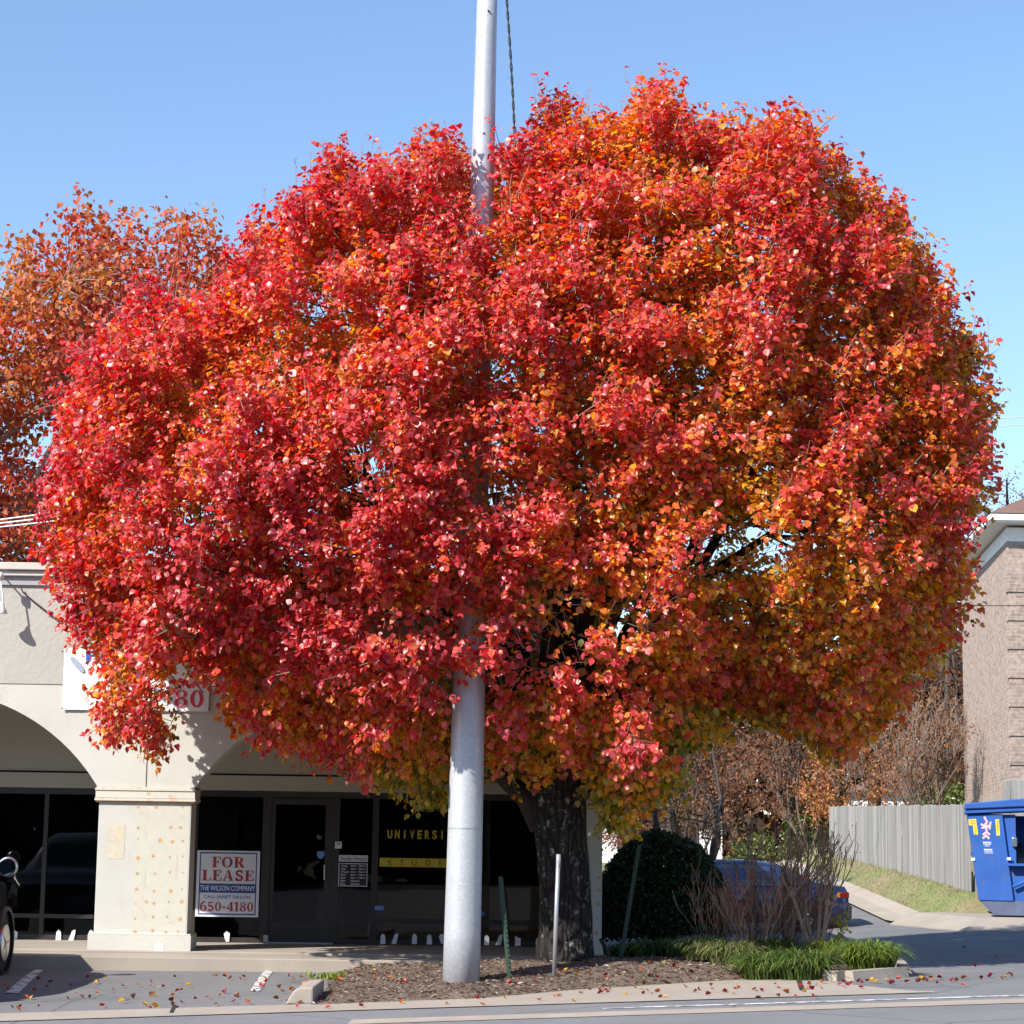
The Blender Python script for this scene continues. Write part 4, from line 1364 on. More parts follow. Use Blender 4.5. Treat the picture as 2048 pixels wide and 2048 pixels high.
# ================================================================== FENCES
def fence(name, label, A, B, zt, zb_, bw=.145, rnd=random.Random(3), gap=.006, posts=2.4):
    A, B = Vector(A), Vector(B)
    L = (B - A).length
    d = (B - A) / L
    nrm = Vector((-d.y, d.x))
    o = thing(name, label, 'fence', (A.x, A.y, zb_(0)))
    mb = MB()
    k = int(L / bw)
    for i in range(k):
        s0, s1 = i * L / k + gap / 2, (i + 1) * L / k - gap / 2
        off = rnd.uniform(-.006, .012)
        t0, b0 = zt((s0 + s1) / 2 / L) + rnd.uniform(-.015, .02), zb_((s0 + s1) / 2 / L) - .1
        p0, p1 = A + d * s0 + nrm * off, A + d * s1 + nrm * (off + rnd.uniform(-.004, .004))
        q0, q1 = p0 + nrm * .018, p1 + nrm * .018
        c_ = .02
        mb.add([(p0.x, p0.y, b0), (p1.x, p1.y, b0), (q1.x, q1.y, b0), (q0.x, q0.y, b0), (p0.x, p0.y, t0 - c_), (p1.x, p1.y, t0 - c_ * rnd.random()), (q1.x, q1.y, t0), (q0.x, q0.y, t0)],
               [(0, 3, 2, 1), (4, 5, 6, 7), (0, 1, 5, 4), (1, 2, 6, 5), (2, 3, 7, 6), (3, 0, 4, 7)])
    mb.build('board_panel', M['fence'], o)
    s = .1
    while s < L:
        p = A + d * s + nrm * .075
        m2 = MB(); m2.box(p.x - .045, p.x + .045, p.y - .045, p.y + .045, zb_(s / L) - .2, zt(s / L) - .06); m2.build('post', M['fence'], o)
        s += posts
    for t_ in (.2, .8):
        m2 = MB()
        p0, p1 = A + nrm * .026 , B + nrm * .026
        z0_, z1_ = zb_(0) + (zt(0) - zb_(0)) * t_, zb_(1) + (zt(1) - zb_(1)) * t_
        m2.add([(p0.x, p0.y, z0_), (p1.x, p1.y, z1_), (p1.x, p1.y, z1_ + .09), (p0.x, p0.y, z0_ + .09), (p0.x + nrm.x * .035, p0.y + nrm.y * .035, z0_), (p1.x + nrm.x * .035, p1.y + nrm.y * .035, z1_), (p1.x + nrm.x * .035, p1.y + nrm.y * .035, z1_ + .09), (p0.x + nrm.x * .035, p0.y + nrm.y * .035, z0_ + .09)],
               [(0, 1, 2, 3), (7, 6, 5, 4), (0, 4, 5, 1), (3, 2, 6, 7)])
        m2.build('rail', M['fence'], o)
    return o


fA, fB = at(1659, 1700, 60), at(1940, 1700, 44.5)
zt0, zt1 = at(1659, 1613, 60).z, at(1940, 1609, 44.5).z
zb0, zb1 = at(1659, 1744, 60).z, at(1940, 1784, 44.5).z
fence('wooden_fence', 'weathered grey plank fence running back up the grass bank behind the blue dumpster', (fA.x, fA.y), (fB.x, fB.y), lambda t: zt0 + (zt1 - zt0) * t, lambda t: zb0 + (zb1 - zb0) * t - .05)
c0, c1 = at(1944, 1700, 44.4), at(1956, 1700, 43.2)
fence('wooden_fence', 'short darker return of plank fence tucked between the long fence and the dumpster', (c0.x + .05, c0.y), (9.35, 42.6), lambda t: zt1 - .05, lambda t: .62)
c0 = at(2006, 1560, 47)
fence('wooden_fence', 'tall grey plank fence rising above the dumpster in front of the brick wall', (c0.x, 47), (c0.x + 6, 46.6), lambda t: c0.z + .02 * math.sin(t * 40), lambda t: .8)

# ================================================================== DUMPSTER
DY = 40.0
dp = lambda x, y, Y=DY: at(1600 + x / 2.982, 1400 + y / 2.982, Y)
o0 = dp(1160, 1285)
dm = thing('dumpster', 'blue metal dumpster with an open side hatch standing on the concrete pad', 'dumpster', (o0.x, DY, o0.z))
P = lambda x, y: (dp(x, y).x, dp(x, y).z)
xo0, xo1 = P(1268, 0)[0], P(1268, 0)[0] + 1.1
TL, TM, BM, BL, CB = P(1000, 680), P(1205, 680), P(1272, 1200), P(1070, 1195), P(1160, 1285)
ztop = TL[1]; zlow = BL[1]; zbot = CB[1]
xe = xo1 + .5
mb = MB()
mb.prism([TL, TM, BM, BL], DY, DY + 1.5)                      # slanted left end
mb.build('end_panel', M['dumpster'], dm, False, False, .012)
z_h = P(0, 955)[1]
mb = MB()
mb.add([(TM[0] + .002, DY + .06, ztop), (xo0, DY + .06, ztop), (xo0, DY + .06, z_h), (TM[0] + (BM[0] - TM[0]) * .53 + .002, DY + .06, z_h)], [(0, 3, 2, 1)])
mb.add([(TM[0] + (BM[0] - TM[0]) * .53 + .002, DY + .06, z_h - .002), (xe, DY + .06, z_h - .002), (xe, DY + .06, zlow), (BM[0] + .002, DY + .06, zlow)], [(0, 3, 2, 1)])
mb.box(xo1, xe, DY + .06, DY + 1.5, zlow, ztop)
mb.box(xo0 - .3, xe - .002, DY + 1.44, DY + 1.499, zlow + .002, ztop - .002)
mb.build('side_wall', M['dumpster'], dm)
mb = MB(); mb.prism([(BL[0] + .01, zlow - .003), (xe, zlow - .003), (xe - .2, zbot), (CB[0], zbot)], DY + .02, DY + 1.45)
mb.build('base', M['binlow'], dm, False, False, .01)
ledge = MB()
l0 = P(1245, 960); ledge.box(l0[0] - .03, xe, DY - .13, DY + .059, z_h - .05, z_h - .004); ledge.build('hatch_ledge', M['dumpster'], dm, False, False, .01)
a, b = P(1265, 1115), P(1345, 1070)
ledge = MB(); ledge.tube([(a[0], DY - .03, a[1]), (b[0] + .3, DY - .03, b[1] + .12)], .028, 8); ledge.build('brace', M['dumpster'], dm, True)
for q, w in (((1275, 845), .03),):
    c = P(*q); k_ = MB(); k_.box(c[0] - .04, c[0] + .05, DY - .01, DY + .058, c[1] - .09, c[1] + .07); k_.build('latch', M['chrome'], dm, False, False, .01)
for q in ((1243, 945), (1035, 948)):
    c = P(*q); k_ = MB(); k_.box(c[0] - .035, c[0] + .035, DY - .02, DY - .001, c[1] - .03, c[1] + .02); k_.build('bracket', M['signwhite'], dm)
# lid: overhanging sheet with folded rim, rising to the right
lz0, lz1 = P(985, 650)[1], P(1336, 592)[1]
sl_ = (lz1 - lz0) / (P(1336, 0)[0] - P(985, 0)[0])
lx0 = P(975, 0)[0]
lid = MB()
for za, zb_, y0 in ((-.0, .10, DY - .10), (-.085, -.003, DY - .06)):
    lid.add([(lx0, y0, lz0 + za), (xe + .1, y0, lz0 + za + sl_ * .55 * (xe + .1 - lx0) * .55), (xe + .1, DY + 1.6, lz0 + za + sl_ * .55 * (xe + .1 - lx0) * .55), (lx0, DY + 1.6, lz0 + za),
             (lx0, y0, lz0 + zb_), (xe + .1, y0, lz0 + zb_ + sl_ * .55 * (xe + .1 - lx0)), (xe + .1, DY + 1.6, lz0 + zb_ + sl_ * .55 * (xe + .1 - lx0)), (lx0, DY + 1.6, lz0 + zb_)],
            [(0, 3, 2, 1), (4, 5, 6, 7), (0, 1, 5, 4), (1, 2, 6, 5), (2, 3, 7, 6), (3, 0, 4, 7)])
lid.build('lid', M['dumpster'], dm, False, False, .015)
sk = MB()
for q in ([(1008, 712), (1052, 708), (1056, 746), (1010, 748)], [(1034, 750), (1058, 748), (1064, 803), (1040, 803)], [(1164, 712), (1186, 711), (1192, 808), (1172, 809)]):
    sk.poly([(P(*c)[0], DY - .003, P(*c)[1]) for c in q])
sk.build('yellow_sticker', M['stickyellow'], dm)
sk = MB()
for (u, v), t_ in (((1012, 718), 3), ((1040, 760), 4), ((1170, 725), 5)):
    for i in range(t_):
        c0, c1 = P(u + 3, v + i * 12 if t_ > 3 else v + i * 9), P(u + 15 if t_ > 3 else u + 38, v + i * 12 + 4 if t_ > 3 else v + i * 9 + 3)
        sk.poly([(c0[0], DY - .005, c0[1]), (c0[0], DY - .005, c1[1]), (c1[0], DY - .005, c1[1]), (c1[0], DY - .005, c0[1])])
sk.build('sticker_print', M['black'], dm)
c = P(1108, 770)
sk = MB()
for pl in ([(-.02, .22), (.03, .13)], [(.03, .13), (-.03, .06), (.06, .06)], [(-.07, .02), (.08, .05)], [(-.08, .09), (-.02, .05)], [(.0, .08), (.02, -.06)], [(-.05, -.10), (.02, -.05), (.07, -.10)], [(-.05, -.17), (.0, -.11), (.06, -.17)], [(.09, .13), (.07, .0)]):
    for s_ in stroke(pl, .035): sk.poly([(c[0] + x, DY - .004 - .0001 * len(sk.f), c[1] + z) for x, z in s_])
em = sk.build('pink_emblem', M['stickpink'], dm)
sk = MB()
for (u, v, w, hh) in ((1092, 845, 50, 8), (1095, 856, 46, 7), (1103, 868, 30, 5), (1098, 888, 50, 8), (1101, 898, 48, 6), (1101, 910, 52, 5)):
    c0, c1 = P(u, v), P(u + w, v + hh)
    k = 9
    for i in range(k):
        x0 = c0[0] + (c1[0] - c0[0]) * i / k
        sk.poly([(x0, DY - .004, c1[1]), (x0 + (c1[0] - c0[0]) / k * .72, DY - .004, c1[1]), (x0 + (c1[0] - c0[0]) / k * .72, DY - .004, c0[1]), (x0, DY - .004, c0[1])])
sk.build('small_print', M['signwhite'], dm)
c = P(1325, 915)
bag = MB()
rr = random.Random(4)
bag.lathe((c[0] + .1, DY + .55, c[1] - .25), [(.05, -.2), (.28, -.14), (.34, .05), (.27, .22), (.1, .33), (.03, .42)], 14)
bag.v = [(x + rr.uniform(-.02, .02), y + rr.uniform(-.02, .02), z + rr.uniform(-.02, .02)) for x, y, z in bag.v]
dm.rotation_euler = (0, 0, -0.2)
tag(bag.build('trash_bag', M['bag'], None, True), 'dark trash bag lying inside the open hatch of the blue dumpster', 'bag')

# ================================================================== BRICK APARTMENT BUILDING
Y1, Y2 = 52.0, 62.0
bx1 = at(2019, 1300, Y1).x
bx2 = at(1925, 1300, Y2).x
zw = at(2019, 1083, Y1).z
bb = thing('brick_building', 'tan brick apartment building with white eaves beyond the dumpster', 'building', (bx1, Y1, 1))
mb = MB()
foot = [(bx1, Y1), (bx1 + 14, Y1), (bx1 + 14, Y2 + 4), (bx2, Y2)]
mb.slab(foot, 3.05, zw)
mb.build('wall', M['brick'], bb)
ex = lambda e: [(bx1 - e, Y1 - e), (bx1 + 14 + e, Y1 - e), (bx1 + 14 + e, Y2 + 4 + e), (bx2 - e, Y2 + e)]
mb = MB(); mb.slab(ex(.03), .6, 3.048); mb.build('foundation', M['concrete'], bb)
for i in range(11):
    z = zw - .62 - i * .69
    if z < 3.7: break
    q = MB(); q.box(bx1 - .025, bx1 + 2.2, Y1 - .03, Y1 + .25, z - .60, z - .02); q.build('brick_quoin', M['brick'], bb)
mb = MB(); mb.slab(ex(.02), zw + .002, zw + .34); mb.build('frieze_board', M['whitetrim'], bb)
mb = MB(); mb.slab(ex(.50), zw + .40, zw + .43); mb.build('soffit', M['whitetrim'], bb)
mb = MB(); mb.slab(ex(.54), zw + .432, zw + .60); gt = mb.build('gutter', M['whitetrim'], bb, False, False, .02)
e_ = ex(.56)
mb = MB()
zr_ = zw + .61
rg = [(bx1 + 5.5, Y1 + 5.5, zr_ + 3.0), (bx1 + 8.5, Y2 - 3, zr_ + 3.0)]
v_ = [(x, y, zr_) for x, y in e_] + rg
mb.add(v_, [(0, 1, 4), (1, 2, 5, 4), (2, 3, 5), (3, 0, 4, 5), (3, 2, 1, 0)])
mb.build('roof', M['shingle'], bb)

# far white house beyond the lawn, seen in slivers
hz = h(3, 90)
fh = thing('far_house', 'distant white house seen in slivers between the dark stems', 'house', (3.5, 92, hz))
mb = MB(); mb.box(-2, 9, 92, 100, hz - .2, hz + 1.9); mb.build('wall', M['house'], fh)
mb = MB(); mb.add([(-2.4, 91.6, hz + 1.91), (9.4, 91.6, hz + 1.91), (9.4, 100.4, hz + 1.91), (-2.4, 100.4, hz + 1.91), (-2.4, 96, hz + 3.6), (9.4, 96, hz + 3.6)], [(0, 1, 5, 4), (2, 3, 4, 5), (0, 4, 3), (1, 2, 5), (3, 2, 1, 0)]); mb.build('roof', M['shingle'], fh)
for x in (-.5, 2.2, 5.0, 7.6):
    mb = MB(); mb.box(x - .4, x + .4, 91.96, 91.99, hz + .5, hz + 1.5); mb.build('window', M['carglass'], fh)
a = at(1812, 1585, 82)
fh = thing('far_house', 'small white outbuilding glimpsed over the plank fence beside the brick wall', 'house', (a.x, 82, 1))
mb = MB(); mb.box(a.x - 1.6, a.x + 1.4, 82, 86, .8, a.z); mb.build('wall', M['house'], fh)
mb = MB(); mb.prism([(a.x - 1.9, a.z + .005), (a.x + 1.7, a.z + .005), (a.x - .1, a.z + .9)], 81.7, 86.3); mb.build('roof', M['shingle'], fh)

# ================================================================== THE RED PEAR TREE
TY = 27.9
OUT = [(45, 1085), (72, 1045), (82, 985), (72, 930), (90, 880), (98, 810), (120, 760), (142, 690), (190, 650), (228, 612), (285, 560), (312, 515), (338, 512), (352, 560), (396, 585),
       (428, 520), (440, 468), (482, 420), (520, 425), (560, 395), (585, 345), (640, 300), (672, 293), (705, 330), (745, 325), (790, 275), (838, 262), (870, 292), (905, 310), (960, 300),
       (992, 222), (1020, 178), (1048, 160), (1072, 215), (1110, 212), (1135, 245), (1180, 205), (1205, 165), (1262, 158), (1282, 210), (1300, 252), (1335, 222), (1368, 255), (1400, 262),
       (1440, 238), (1500, 245), (1555, 255), (1572, 320), (1630, 332), (1655, 392), (1705, 402), (1728, 470), (1765, 505), (1780, 560), (1802, 585), (1800, 640), (1830, 610), (1868, 640),
       (1862, 700), (1868, 770), (1888, 850), (1868, 905), (1888, 960), (1858, 1010), (1815, 1055), (1842, 1130), (1828, 1185), (1792, 1235), (1738, 1262), (1690, 1345), (1640, 1370),
       (1600, 1415), (1548, 1415), (1490, 1372), (1440, 1340), (1365, 1345), (1350, 1400), (1280, 1425), (1272, 1490), (1215, 1510), (1198, 1575), (1150, 1560), (1128, 1500), (1085, 1470),
       (1030, 1478), (965, 1470), (900, 1440), (845, 1450), (820, 1530), (765, 1520), (790, 1480), (700, 1470), (640, 1440), (585, 1435), (555, 1405), (500, 1418), (478, 1375), (430, 1375),
       (395, 1392), (330, 1395), (285, 1420), (262, 1380), (225, 1405), (180, 1365), (158, 1322), (200, 1262), (150, 1215), (112, 1150)]
POLY = [(at9(u, v, TY).x, at9(u, v, TY).z) for u, v in OUT]
px_, pz_ = np.array([p[0] for p in POLY]), np.array([p[1] for p in POLY])
xlo, xhi, zlo_, zhi = px_.min(), px_.max(), pz_.min(), pz_.max()
DT, DR = 3.5, 4.4                    # greatest half depth of the crown, distance from the outline at which it is reached


def half_depth(d):
    t = np.clip(d / DR, 0, 1)
    return DT * np.sqrt(np.clip(1 - (1 - t) ** 2, 0, 1))


def nz(x, y, z, s, o=0.0):
    return noise.noise(Vector((x * s + o, y * s - o, z * s + 2 * o)))


def pix(P):
    """where a point of the tree shows in the photograph (1932 px frame), used to thin the foliage where the photograph has openings"""
    q = (P - np.array(CAM)) @ np.array(CROT)
    return (1024 + F * q[:, 0] / -q[:, 2]) / K, (1024 - F * q[:, 1] / -q[:, 2]) / K


nC = 110000
cx_, cz_ = RNG.uniform(xlo, xhi, nC), RNG.uniform(zlo_, zhi, nC)
ok = in_poly(cx_, cz_, POLY); cx_, cz_ = cx_[ok], cz_[ok]
d_ = poly_dist(cx_, cz_, POLY)
ok = d_ > np.where(cz_ > 4.6, .35, .13); cx_, cz_, d_ = cx_[ok], cz_[ok], d_[ok]
t_ = half_depth(d_)
kind = RNG.choice(3, len(cx_), p=[.58, .20, .22])     # front shell, back shell, inside
lump = np.array([min(.55, max(-.4, nz(a, 0, b, .62, 3.1) * .35 + nz(a, 4, b, 1.5, 8.3) * .75 + nz(a, 7, b, 2.9, 1.3) * .55)) for a, b in zip(cx_, cz_)])
u01 = RNG.uniform(0, 1, len(cx_))
yy = np.where(kind == 0, np.where(d_ < .55, t_ * (1.9 * u01 - .95), -t_ + .12 + .35 * u01 + np.minimum(t_, 1.0) * (lump * 1.15)), np.where(kind == 1, 1.15 * t_ - .1 - .5 * u01, t_ * (u01 * 1.6 - .85)))
CP = np.stack([cx_, TY + yy, cz_], 1)
depth_in = np.where(kind == 2, t_ - np.abs(yy), np.where(kind == 0, .15 + .35 * u01 + lump * .95, .4))
# clear of the building and of the steel pole
CP_ok = ~((CP[:, 1] > 29.45) & (CP[:, 0] < 1.75) & (CP[:, 2] < 6.05))
pxx = POLE[0] + POLE[2] * CP[:, 2]
CP_ok &= np.hypot(CP[:, 0] - pxx, CP[:, 1] - POLE[1]) > .42
uu, vv = pix(CP)
OPEN = [(1415, 1035, 125, 62, .93), (1330, 1055, 70, 60, .85), (690, 890, 58, 75, .85), (1062, 1180, 75, 100, .92), (1000, 1230, 55, 85, .8), (940, 930, 70, 52, .85), (890, 850, 40, 26, .7), (760, 1170, 85, 48, .85),
        (1230, 715, 42, 22, .6), (1445, 895, 85, 46, .85), (620, 1000, 40, 55, .5), (1010, 800, 40, 26, .6), (970, 700, 30, 25, .5), (1190, 1160, 95, 50, .85), (1235, 1085, 70, 45, .75), (1130, 720, 45, 30, .6), (870, 1360, 40, 45, .9), (1010, 1110, 32, 55, .7),
        (570, 1100, 30, 30, .5), (1530, 700, 30, 30, .5), (1130, 1100, 45, 45, .6), (1700, 880, 22, 22, .5)]
for a, b, ra, rb, pr in OPEN:
    inside = ((uu - a) / ra) ** 2 + ((vv - b) / rb) ** 2 < 1
    CP_ok &= ~(inside & (RNG.uniform(0, 1, len(uu)) < pr) & (kind != 1))
fr_ = CP[:, 1] < POLE[1] + .3
CP_ok &= ~(((uu - 362) / 92) ** 2 + ((vv - 1328) / 66) ** 2 < 1)
CP_ok &= ~((uu < 205) & (vv > 1215) & (vv < 1352))
CP_ok &= ~(fr_ & (np.abs(uu - 890) < 62) & (((vv > 1150) & (vv < 1235)) | (vv > 1270)))
CP_ok &= ~(fr_ & (np.abs(uu - 915) < 50) & (vv < 440))
# natural thin patches
gap = np.array([nz(p[0], p[1], p[2], .95, 21.7) for p in CP])
CP_ok &= ~((gap > .40) & (kind != 1))
CP, depth_in, kd, dd_ = CP[CP_ok], depth_in[CP_ok], kind[CP_ok], d_[CP_ok]
f_i = np.where(kd == 0)[0]; b_i = np.where(kd == 1)[0]; m_i = np.where(kd == 2)[0]
f_i = f_i[thin(CP[f_i], .245)]; b_i = b_i[thin(CP[b_i], .40)]; m_i = m_i[thin(CP[m_i], .50)]
# open bare trees along the very edge keep their fringe: extra small clumps close to the outline
idx = np.concatenate([f_i, b_i, m_i])
CP, depth_in, kd, dd_ = CP[idx], depth_in[idx], kd[idx], dd_[idx]
print('pear clumps', len(f_i), len(b_i), len(m_i))
cen = np.array([0.1, TY, 5.2])
OUTW = unit((CP - cen) / np.array([5.9, 4.7, 4.1]))

tb = at9(1062, 1803, TY)
tree = thing('pear_tree', 'big round pear tree in red and orange autumn leaf standing in the mulch bed', 'tree', (tb.x, TY, .2))
fork = at9(1052, 1500, TY)
# trunk with buttressed foot and ridged bark
mb = MB()
n_r, n_s = 44, 30
H_ = fork.z + .35
for j in range(n_s + 1):
    s_ = j / n_s
    z = .05 + (H_ - .05) * s_
    c = Vector((tb.x + (fork.x - tb.x) * s_ ** 1.3 + .03 * math.sin(s_ * 5), TY + .05 * math.sin(s_ * 4), z))
    r = .325 + .10 * math.exp(-s_ * 9) + .10 * max(0, s_ - .62) ** 1.3 * 2.0
    for k in range(n_r):
        an = 2 * math.pi * k / n_r
        rg = 1 + .07 * math.sin(3 * an + 1 + s_ * 2) + .05 * math.exp(-s_ * 6) * math.sin(5 * an) + .05 * nz(math.cos(an) * 5, math.sin(an) * 5, z * 1.6, 1.0, 4) + .035 * nz(math.cos(an) * 14, math.sin(an) * 14, z * 3, 1.0, 9)
        mb.v.append((c.x + r * rg * math.cos(an), c.y + r * rg * math.sin(an), z))
for j in range(n_s):
    for k in range(n_r):
        mb.f.append((j * n_r + k, j * n_r + (k + 1) % n_r, (j + 1) * n_r + (k + 1) % n_r, (j + 1) * n_r + k)); mb.m.append(0)
mb.f.append(tuple(range(n_s * n_r, (n_s + 1) * n_r))); mb.m.append(0)
trunk = mb.build('trunk', M['bark'], tree, True)

# main limbs: vase of ascending limbs from the fork
rnd = random.Random(21)
limb_nodes = []
targets = []
for az, el, ln in [(185, 52, 4.9), (150, 60, 5.2), (215, 35, 5.6), (255, 55, 5.2), (285, 38, 4.2), (300, 62, 5.8), (340, 55, 5.4), (15, 50, 4.6), (35, 58, 5.4), (80, 60, 4.4), (100, 78, 6.2), (120, 42, 3.6), (270, 80, 7.0), (20, 75, 7.2), (200, 72, 6.2)]:
    a, e = math.radians(az), math.radians(el)
    dv = Vector((math.cos(a) * math.cos(e), math.sin(a) * math.cos(e), math.sin(e)))
    base = fork + Vector((dv.x * .15, dv.y * .15, rnd.uniform(-.1, .25)))
    pts, rr = [base - Vector((0, 0, .35)) + Vector((-dv.x * .08, -dv.y * .08, 0))], [.17]
    p = base.copy()
    cur = (dv + Vector((dv.x * .1, dv.y * .1, .45))).normalized()
    n_ = 12
    for i in range(n_):
        cur = (cur + Vector((0, 0, .045)) + Vector((rnd.gauss(0, .07), rnd.gauss(0, .07), rnd.gauss(0, .04)))).normalized()
        p = p + cur * ln / n_
        if p.y > 29.2 and p.x < 1.9 and p.z < 6.2: break
        xa_, za_ = np.array([p.x]), np.array([p.z])
        if i > 2 and (not in_poly(xa_, za_, POLY)[0] or abs(p.y - TY) > .62 * half_depth(poly_dist(xa_, za_, POLY))[0]): break
        if math.hypot(p.x - POLE[0] - POLE[2] * p.z, p.y - POLE[1]) < .5: p = p + Vector((.35 if p.x > POLE[0] else -.35, .3, 0))
        pts.append(p.copy()); rr.append(max(.02, .155 * (1 - .85 * (i + 1) / n_)))
    m_ = MB(); m_.tube(pts, rr, 10)
    m_.build('limb', M['limb'], tree, True)
    for i in range(2, len(pts)):
        limb_nodes.append((pts[i], rr[i]))
# two visible low limbs, as in the photograph
for q in ([(1022, 1560, .0), (992, 1505, 0), (935, 1452, -.05), (850, 1398, .2), (770, 1350, .6), (700, 1290, 1.0)], [(1090, 1500, 0), (1130, 1440, -.15), (1185, 1370, .1), (1235, 1300, .7), (1270, 1240, 1.1)]):
    pts = [at9(u, v, TY + y) for u, v, y in q]
    m_ = MB(); m_.tube(pts, [.16, .135, .105, .08, .06, .03][-len(pts):], 10); m_.build('limb', M['limb'], tree, True)
    limb_nodes += [(p, .05) for p in pts[2:]]
for q in ([(1060, 1500, .1), (1075, 1350, .2), (1062, 1180, .3), (1040, 1020, .4), (1015, 860, .5)], [(1085, 1500, .1), (1150, 1330, .2), (1240, 1180, .3), (1350, 1075, .3), (1450, 1010, .4), (1520, 960, .5)],
          [(1090, 1480, .1), (1200, 1300, .4), (1290, 1130, .6), (1360, 1000, .7), (1430, 880, .8)], [(1020, 1490, .1), (940, 1330, .3), (850, 1190, .4), (760, 1060, .4), (695, 900, .5)], [(1040, 1490, .1), (1000, 1300, .5), (960, 1100, .6), (935, 930, .6)]):
    pts = [at9(u, v, TY + y) for u, v, y in q]
    m_ = MB(); m_.tube(pts, [.12, .095, .075, .058, .045, .03][:len(pts)], 10); m_.build('limb', M['limb'], tree, True)
    limb_nodes += [(p, .05) for p in pts[2:]]
LN = np.array([p[:] for p, r in limb_nodes])

# branches: each foliage clump hangs on a branch from the nearest limb
mb = MB()
for i, c in enumerate(CP):
    if i % 2 and kd[i] == 0: continue
    dv = LN - c
    dist = np.linalg.norm(dv, axis=1) + np.where(LN[:, 2] > c[2] + .1, .9, 0)
    j = int(dist.argmin())
    a = Vector(LN[j]); b = Vector(c) - Vector(OUTW[i]) * .15
    L = (b - a).length
    if L < .15: continue
    if (i % 7 or c[2] < 4.6) and L > .6 and i % 3: continue
    if (i % 7 or c[2] < 4.6) and L > .6: a = b + (a - b).normalized() * .28 + Vector((rnd.gauss(0, .14), rnd.gauss(0, .14), -.42 if c[2] > 3.6 else .25)); L = .15
    if any(abs((a.lerp(b, s_).x) - POLE[0] - POLE[2] * a.lerp(b, s_).z) < .3 and abs(a.lerp(b, s_).y - POLE[1]) < .34 for s_ in (.3, .45, .6, .75, .9)): continue
    pts = curve_pts(a, b, (rnd.gauss(0, .05) * L, rnd.gauss(0, .05) * L, -.10 * L * rnd.uniform(.3, 1)), 5)
    r0 = min(.024, .008 + .006 * L)
    mb.tube(pts, [r0 * (1 - .78 * k / 5) for k in range(6)], 5, 0, False)
mb.build('branches', M['limb'], tree, True)

# leaves: every clump is a spray of upright or outward shoots with leaves along them
shoots_p, shoots_d, shoots_l, sh_clump = [], [], [], []
tw = MB()
for i, c in enumerate(CP):
    ns = 9 if kd[i] == 0 else (8 if kd[i] == 1 else 7)
    if dd_[i] < .5: ns = 7
    for k in range(ns):
        d = unit(OUTW[i] * .75 + np.array([0, 0, .62]) + RNG.normal(0, .45, 3))
        if c[2] < 3.6: d = unit(OUTW[i] * .9 + np.array([0, 0, -.15]) + RNG.normal(0, .5, 3))
        l = RNG.uniform(.20, .46) * (1.0 if dd_[i] > .5 else .85)
        p = c - OUTW[i] * .1 + RNG.normal(0, .09, 3)
        shoots_p.append(p); shoots_d.append(d); shoots_l.append(l); sh_clump.append(i)
        if k < 5 and kd[i] != 1:
            tw.tube([p, p + d * l * .55 + np.array([0, 0, .01]), p + d * l], [.0055, .0045, .003], 3, 0, False)
# upright sprays along the top outline
tops = [(p, q) for p, q in zip(OUT, OUT[1:]) if p[1] < 620 and q[1] < 720]
for (u0, v0), (u1, v1) in tops:
    L = math.hypot(u1 - u0, v1 - v0)
    for k in range(int(L / 13) + 1):
        s_ = rnd.random()
        c = at9(u0 + (u1 - u0) * s_, v0 + (v1 - v0) * s_ + rnd.uniform(14, 80), TY + rnd.uniform(-.7, .8))
        d = unit(np.array([rnd.gauss(0, .16), rnd.gauss(0, .16), 1]))
        l = rnd.uniform(.22, .62)
        shoots_p.append(np.array(c)); shoots_d.append(d); shoots_l.append(l); sh_clump.append(-1)
        tw.tube([c - Vector(d) * .25, c + Vector(d) * l], [.006, .003], 3, 0, False)
# bare sprouts sticking up above the crown
for u0, u1, v0, k in ((690, 800, 330, 16), (800, 880, 300, 12), (930, 1000, 300, 7), (1190, 1230, 200, 4), (560, 700, 330, 5), (480, 560, 420, 4), (1040, 1110, 210, 4), (1730, 1775, 490, 3), (1255, 1560, 265, 6)):
    for _ in range(k):
        u = rnd.uniform(u0, u1)
        c = at9(u, v0 + rnd.uniform(0, 50), TY + rnd.uniform(-.4, .5))
        l = rnd.uniform(.3, .62)
        e_ = c + Vector((rnd.gauss(0, .05), rnd.gauss(0, .05), l))
        tw.tube([c - Vector((0, 0, .3)), c.lerp(e_, .5) + Vector((rnd.gauss(0, .015), 0, 0)), e_], [.008, .006, .003], 4, 0, False)
        for _ in range(5):
            q = c.lerp(e_, rnd.random()); tw.tube([q, q + Vector((rnd.gauss(0, .03), rnd.gauss(0, .03), .05))], [.004, .002], 3, 0, False)
tw.build('twigs', M['greytwig'], tree)
SP, SD, SL, SCi = np.array(shoots_p), np.array(shoots_d), np.array(shoots_l), np.array(sh_clump)
nl = np.where(SCi >= 0, np.maximum(6, (SL * 30).astype(int)), 5)
rep = np.repeat(np.arange(len(SP)), nl)
nL = len(rep)
s_ = RNG.uniform(.05, 1.05, nL)
base = SP[rep] + SD[rep] * (SL[rep] * s_)[:, None]
side = unit(np.cross(SD[rep], RNG.normal(0, 1, (nL, 3))))
pet = RNG.uniform(.012, .05, nL)
base = base + side * pet[:, None] + np.array([0, 0, -.008])
ci = SCi[rep]
ow = np.where((ci >= 0)[:, None], OUTW[np.maximum(ci, 0)], unit(base - cen))
A = unit(side * .62 + SD[rep] * .25 + np.array([0, 0, -.50]) + ow * .22 + RNG.normal(0, .28, (nL, 3)))
Nn = unit(ow * .55 + np.array([0, 0, .35]) + np.array(sd) * .6 + RNG.normal(0, .5, (nL, 3)))
L = np.clip(RNG.normal(.079, .019, nL), .036, .125)
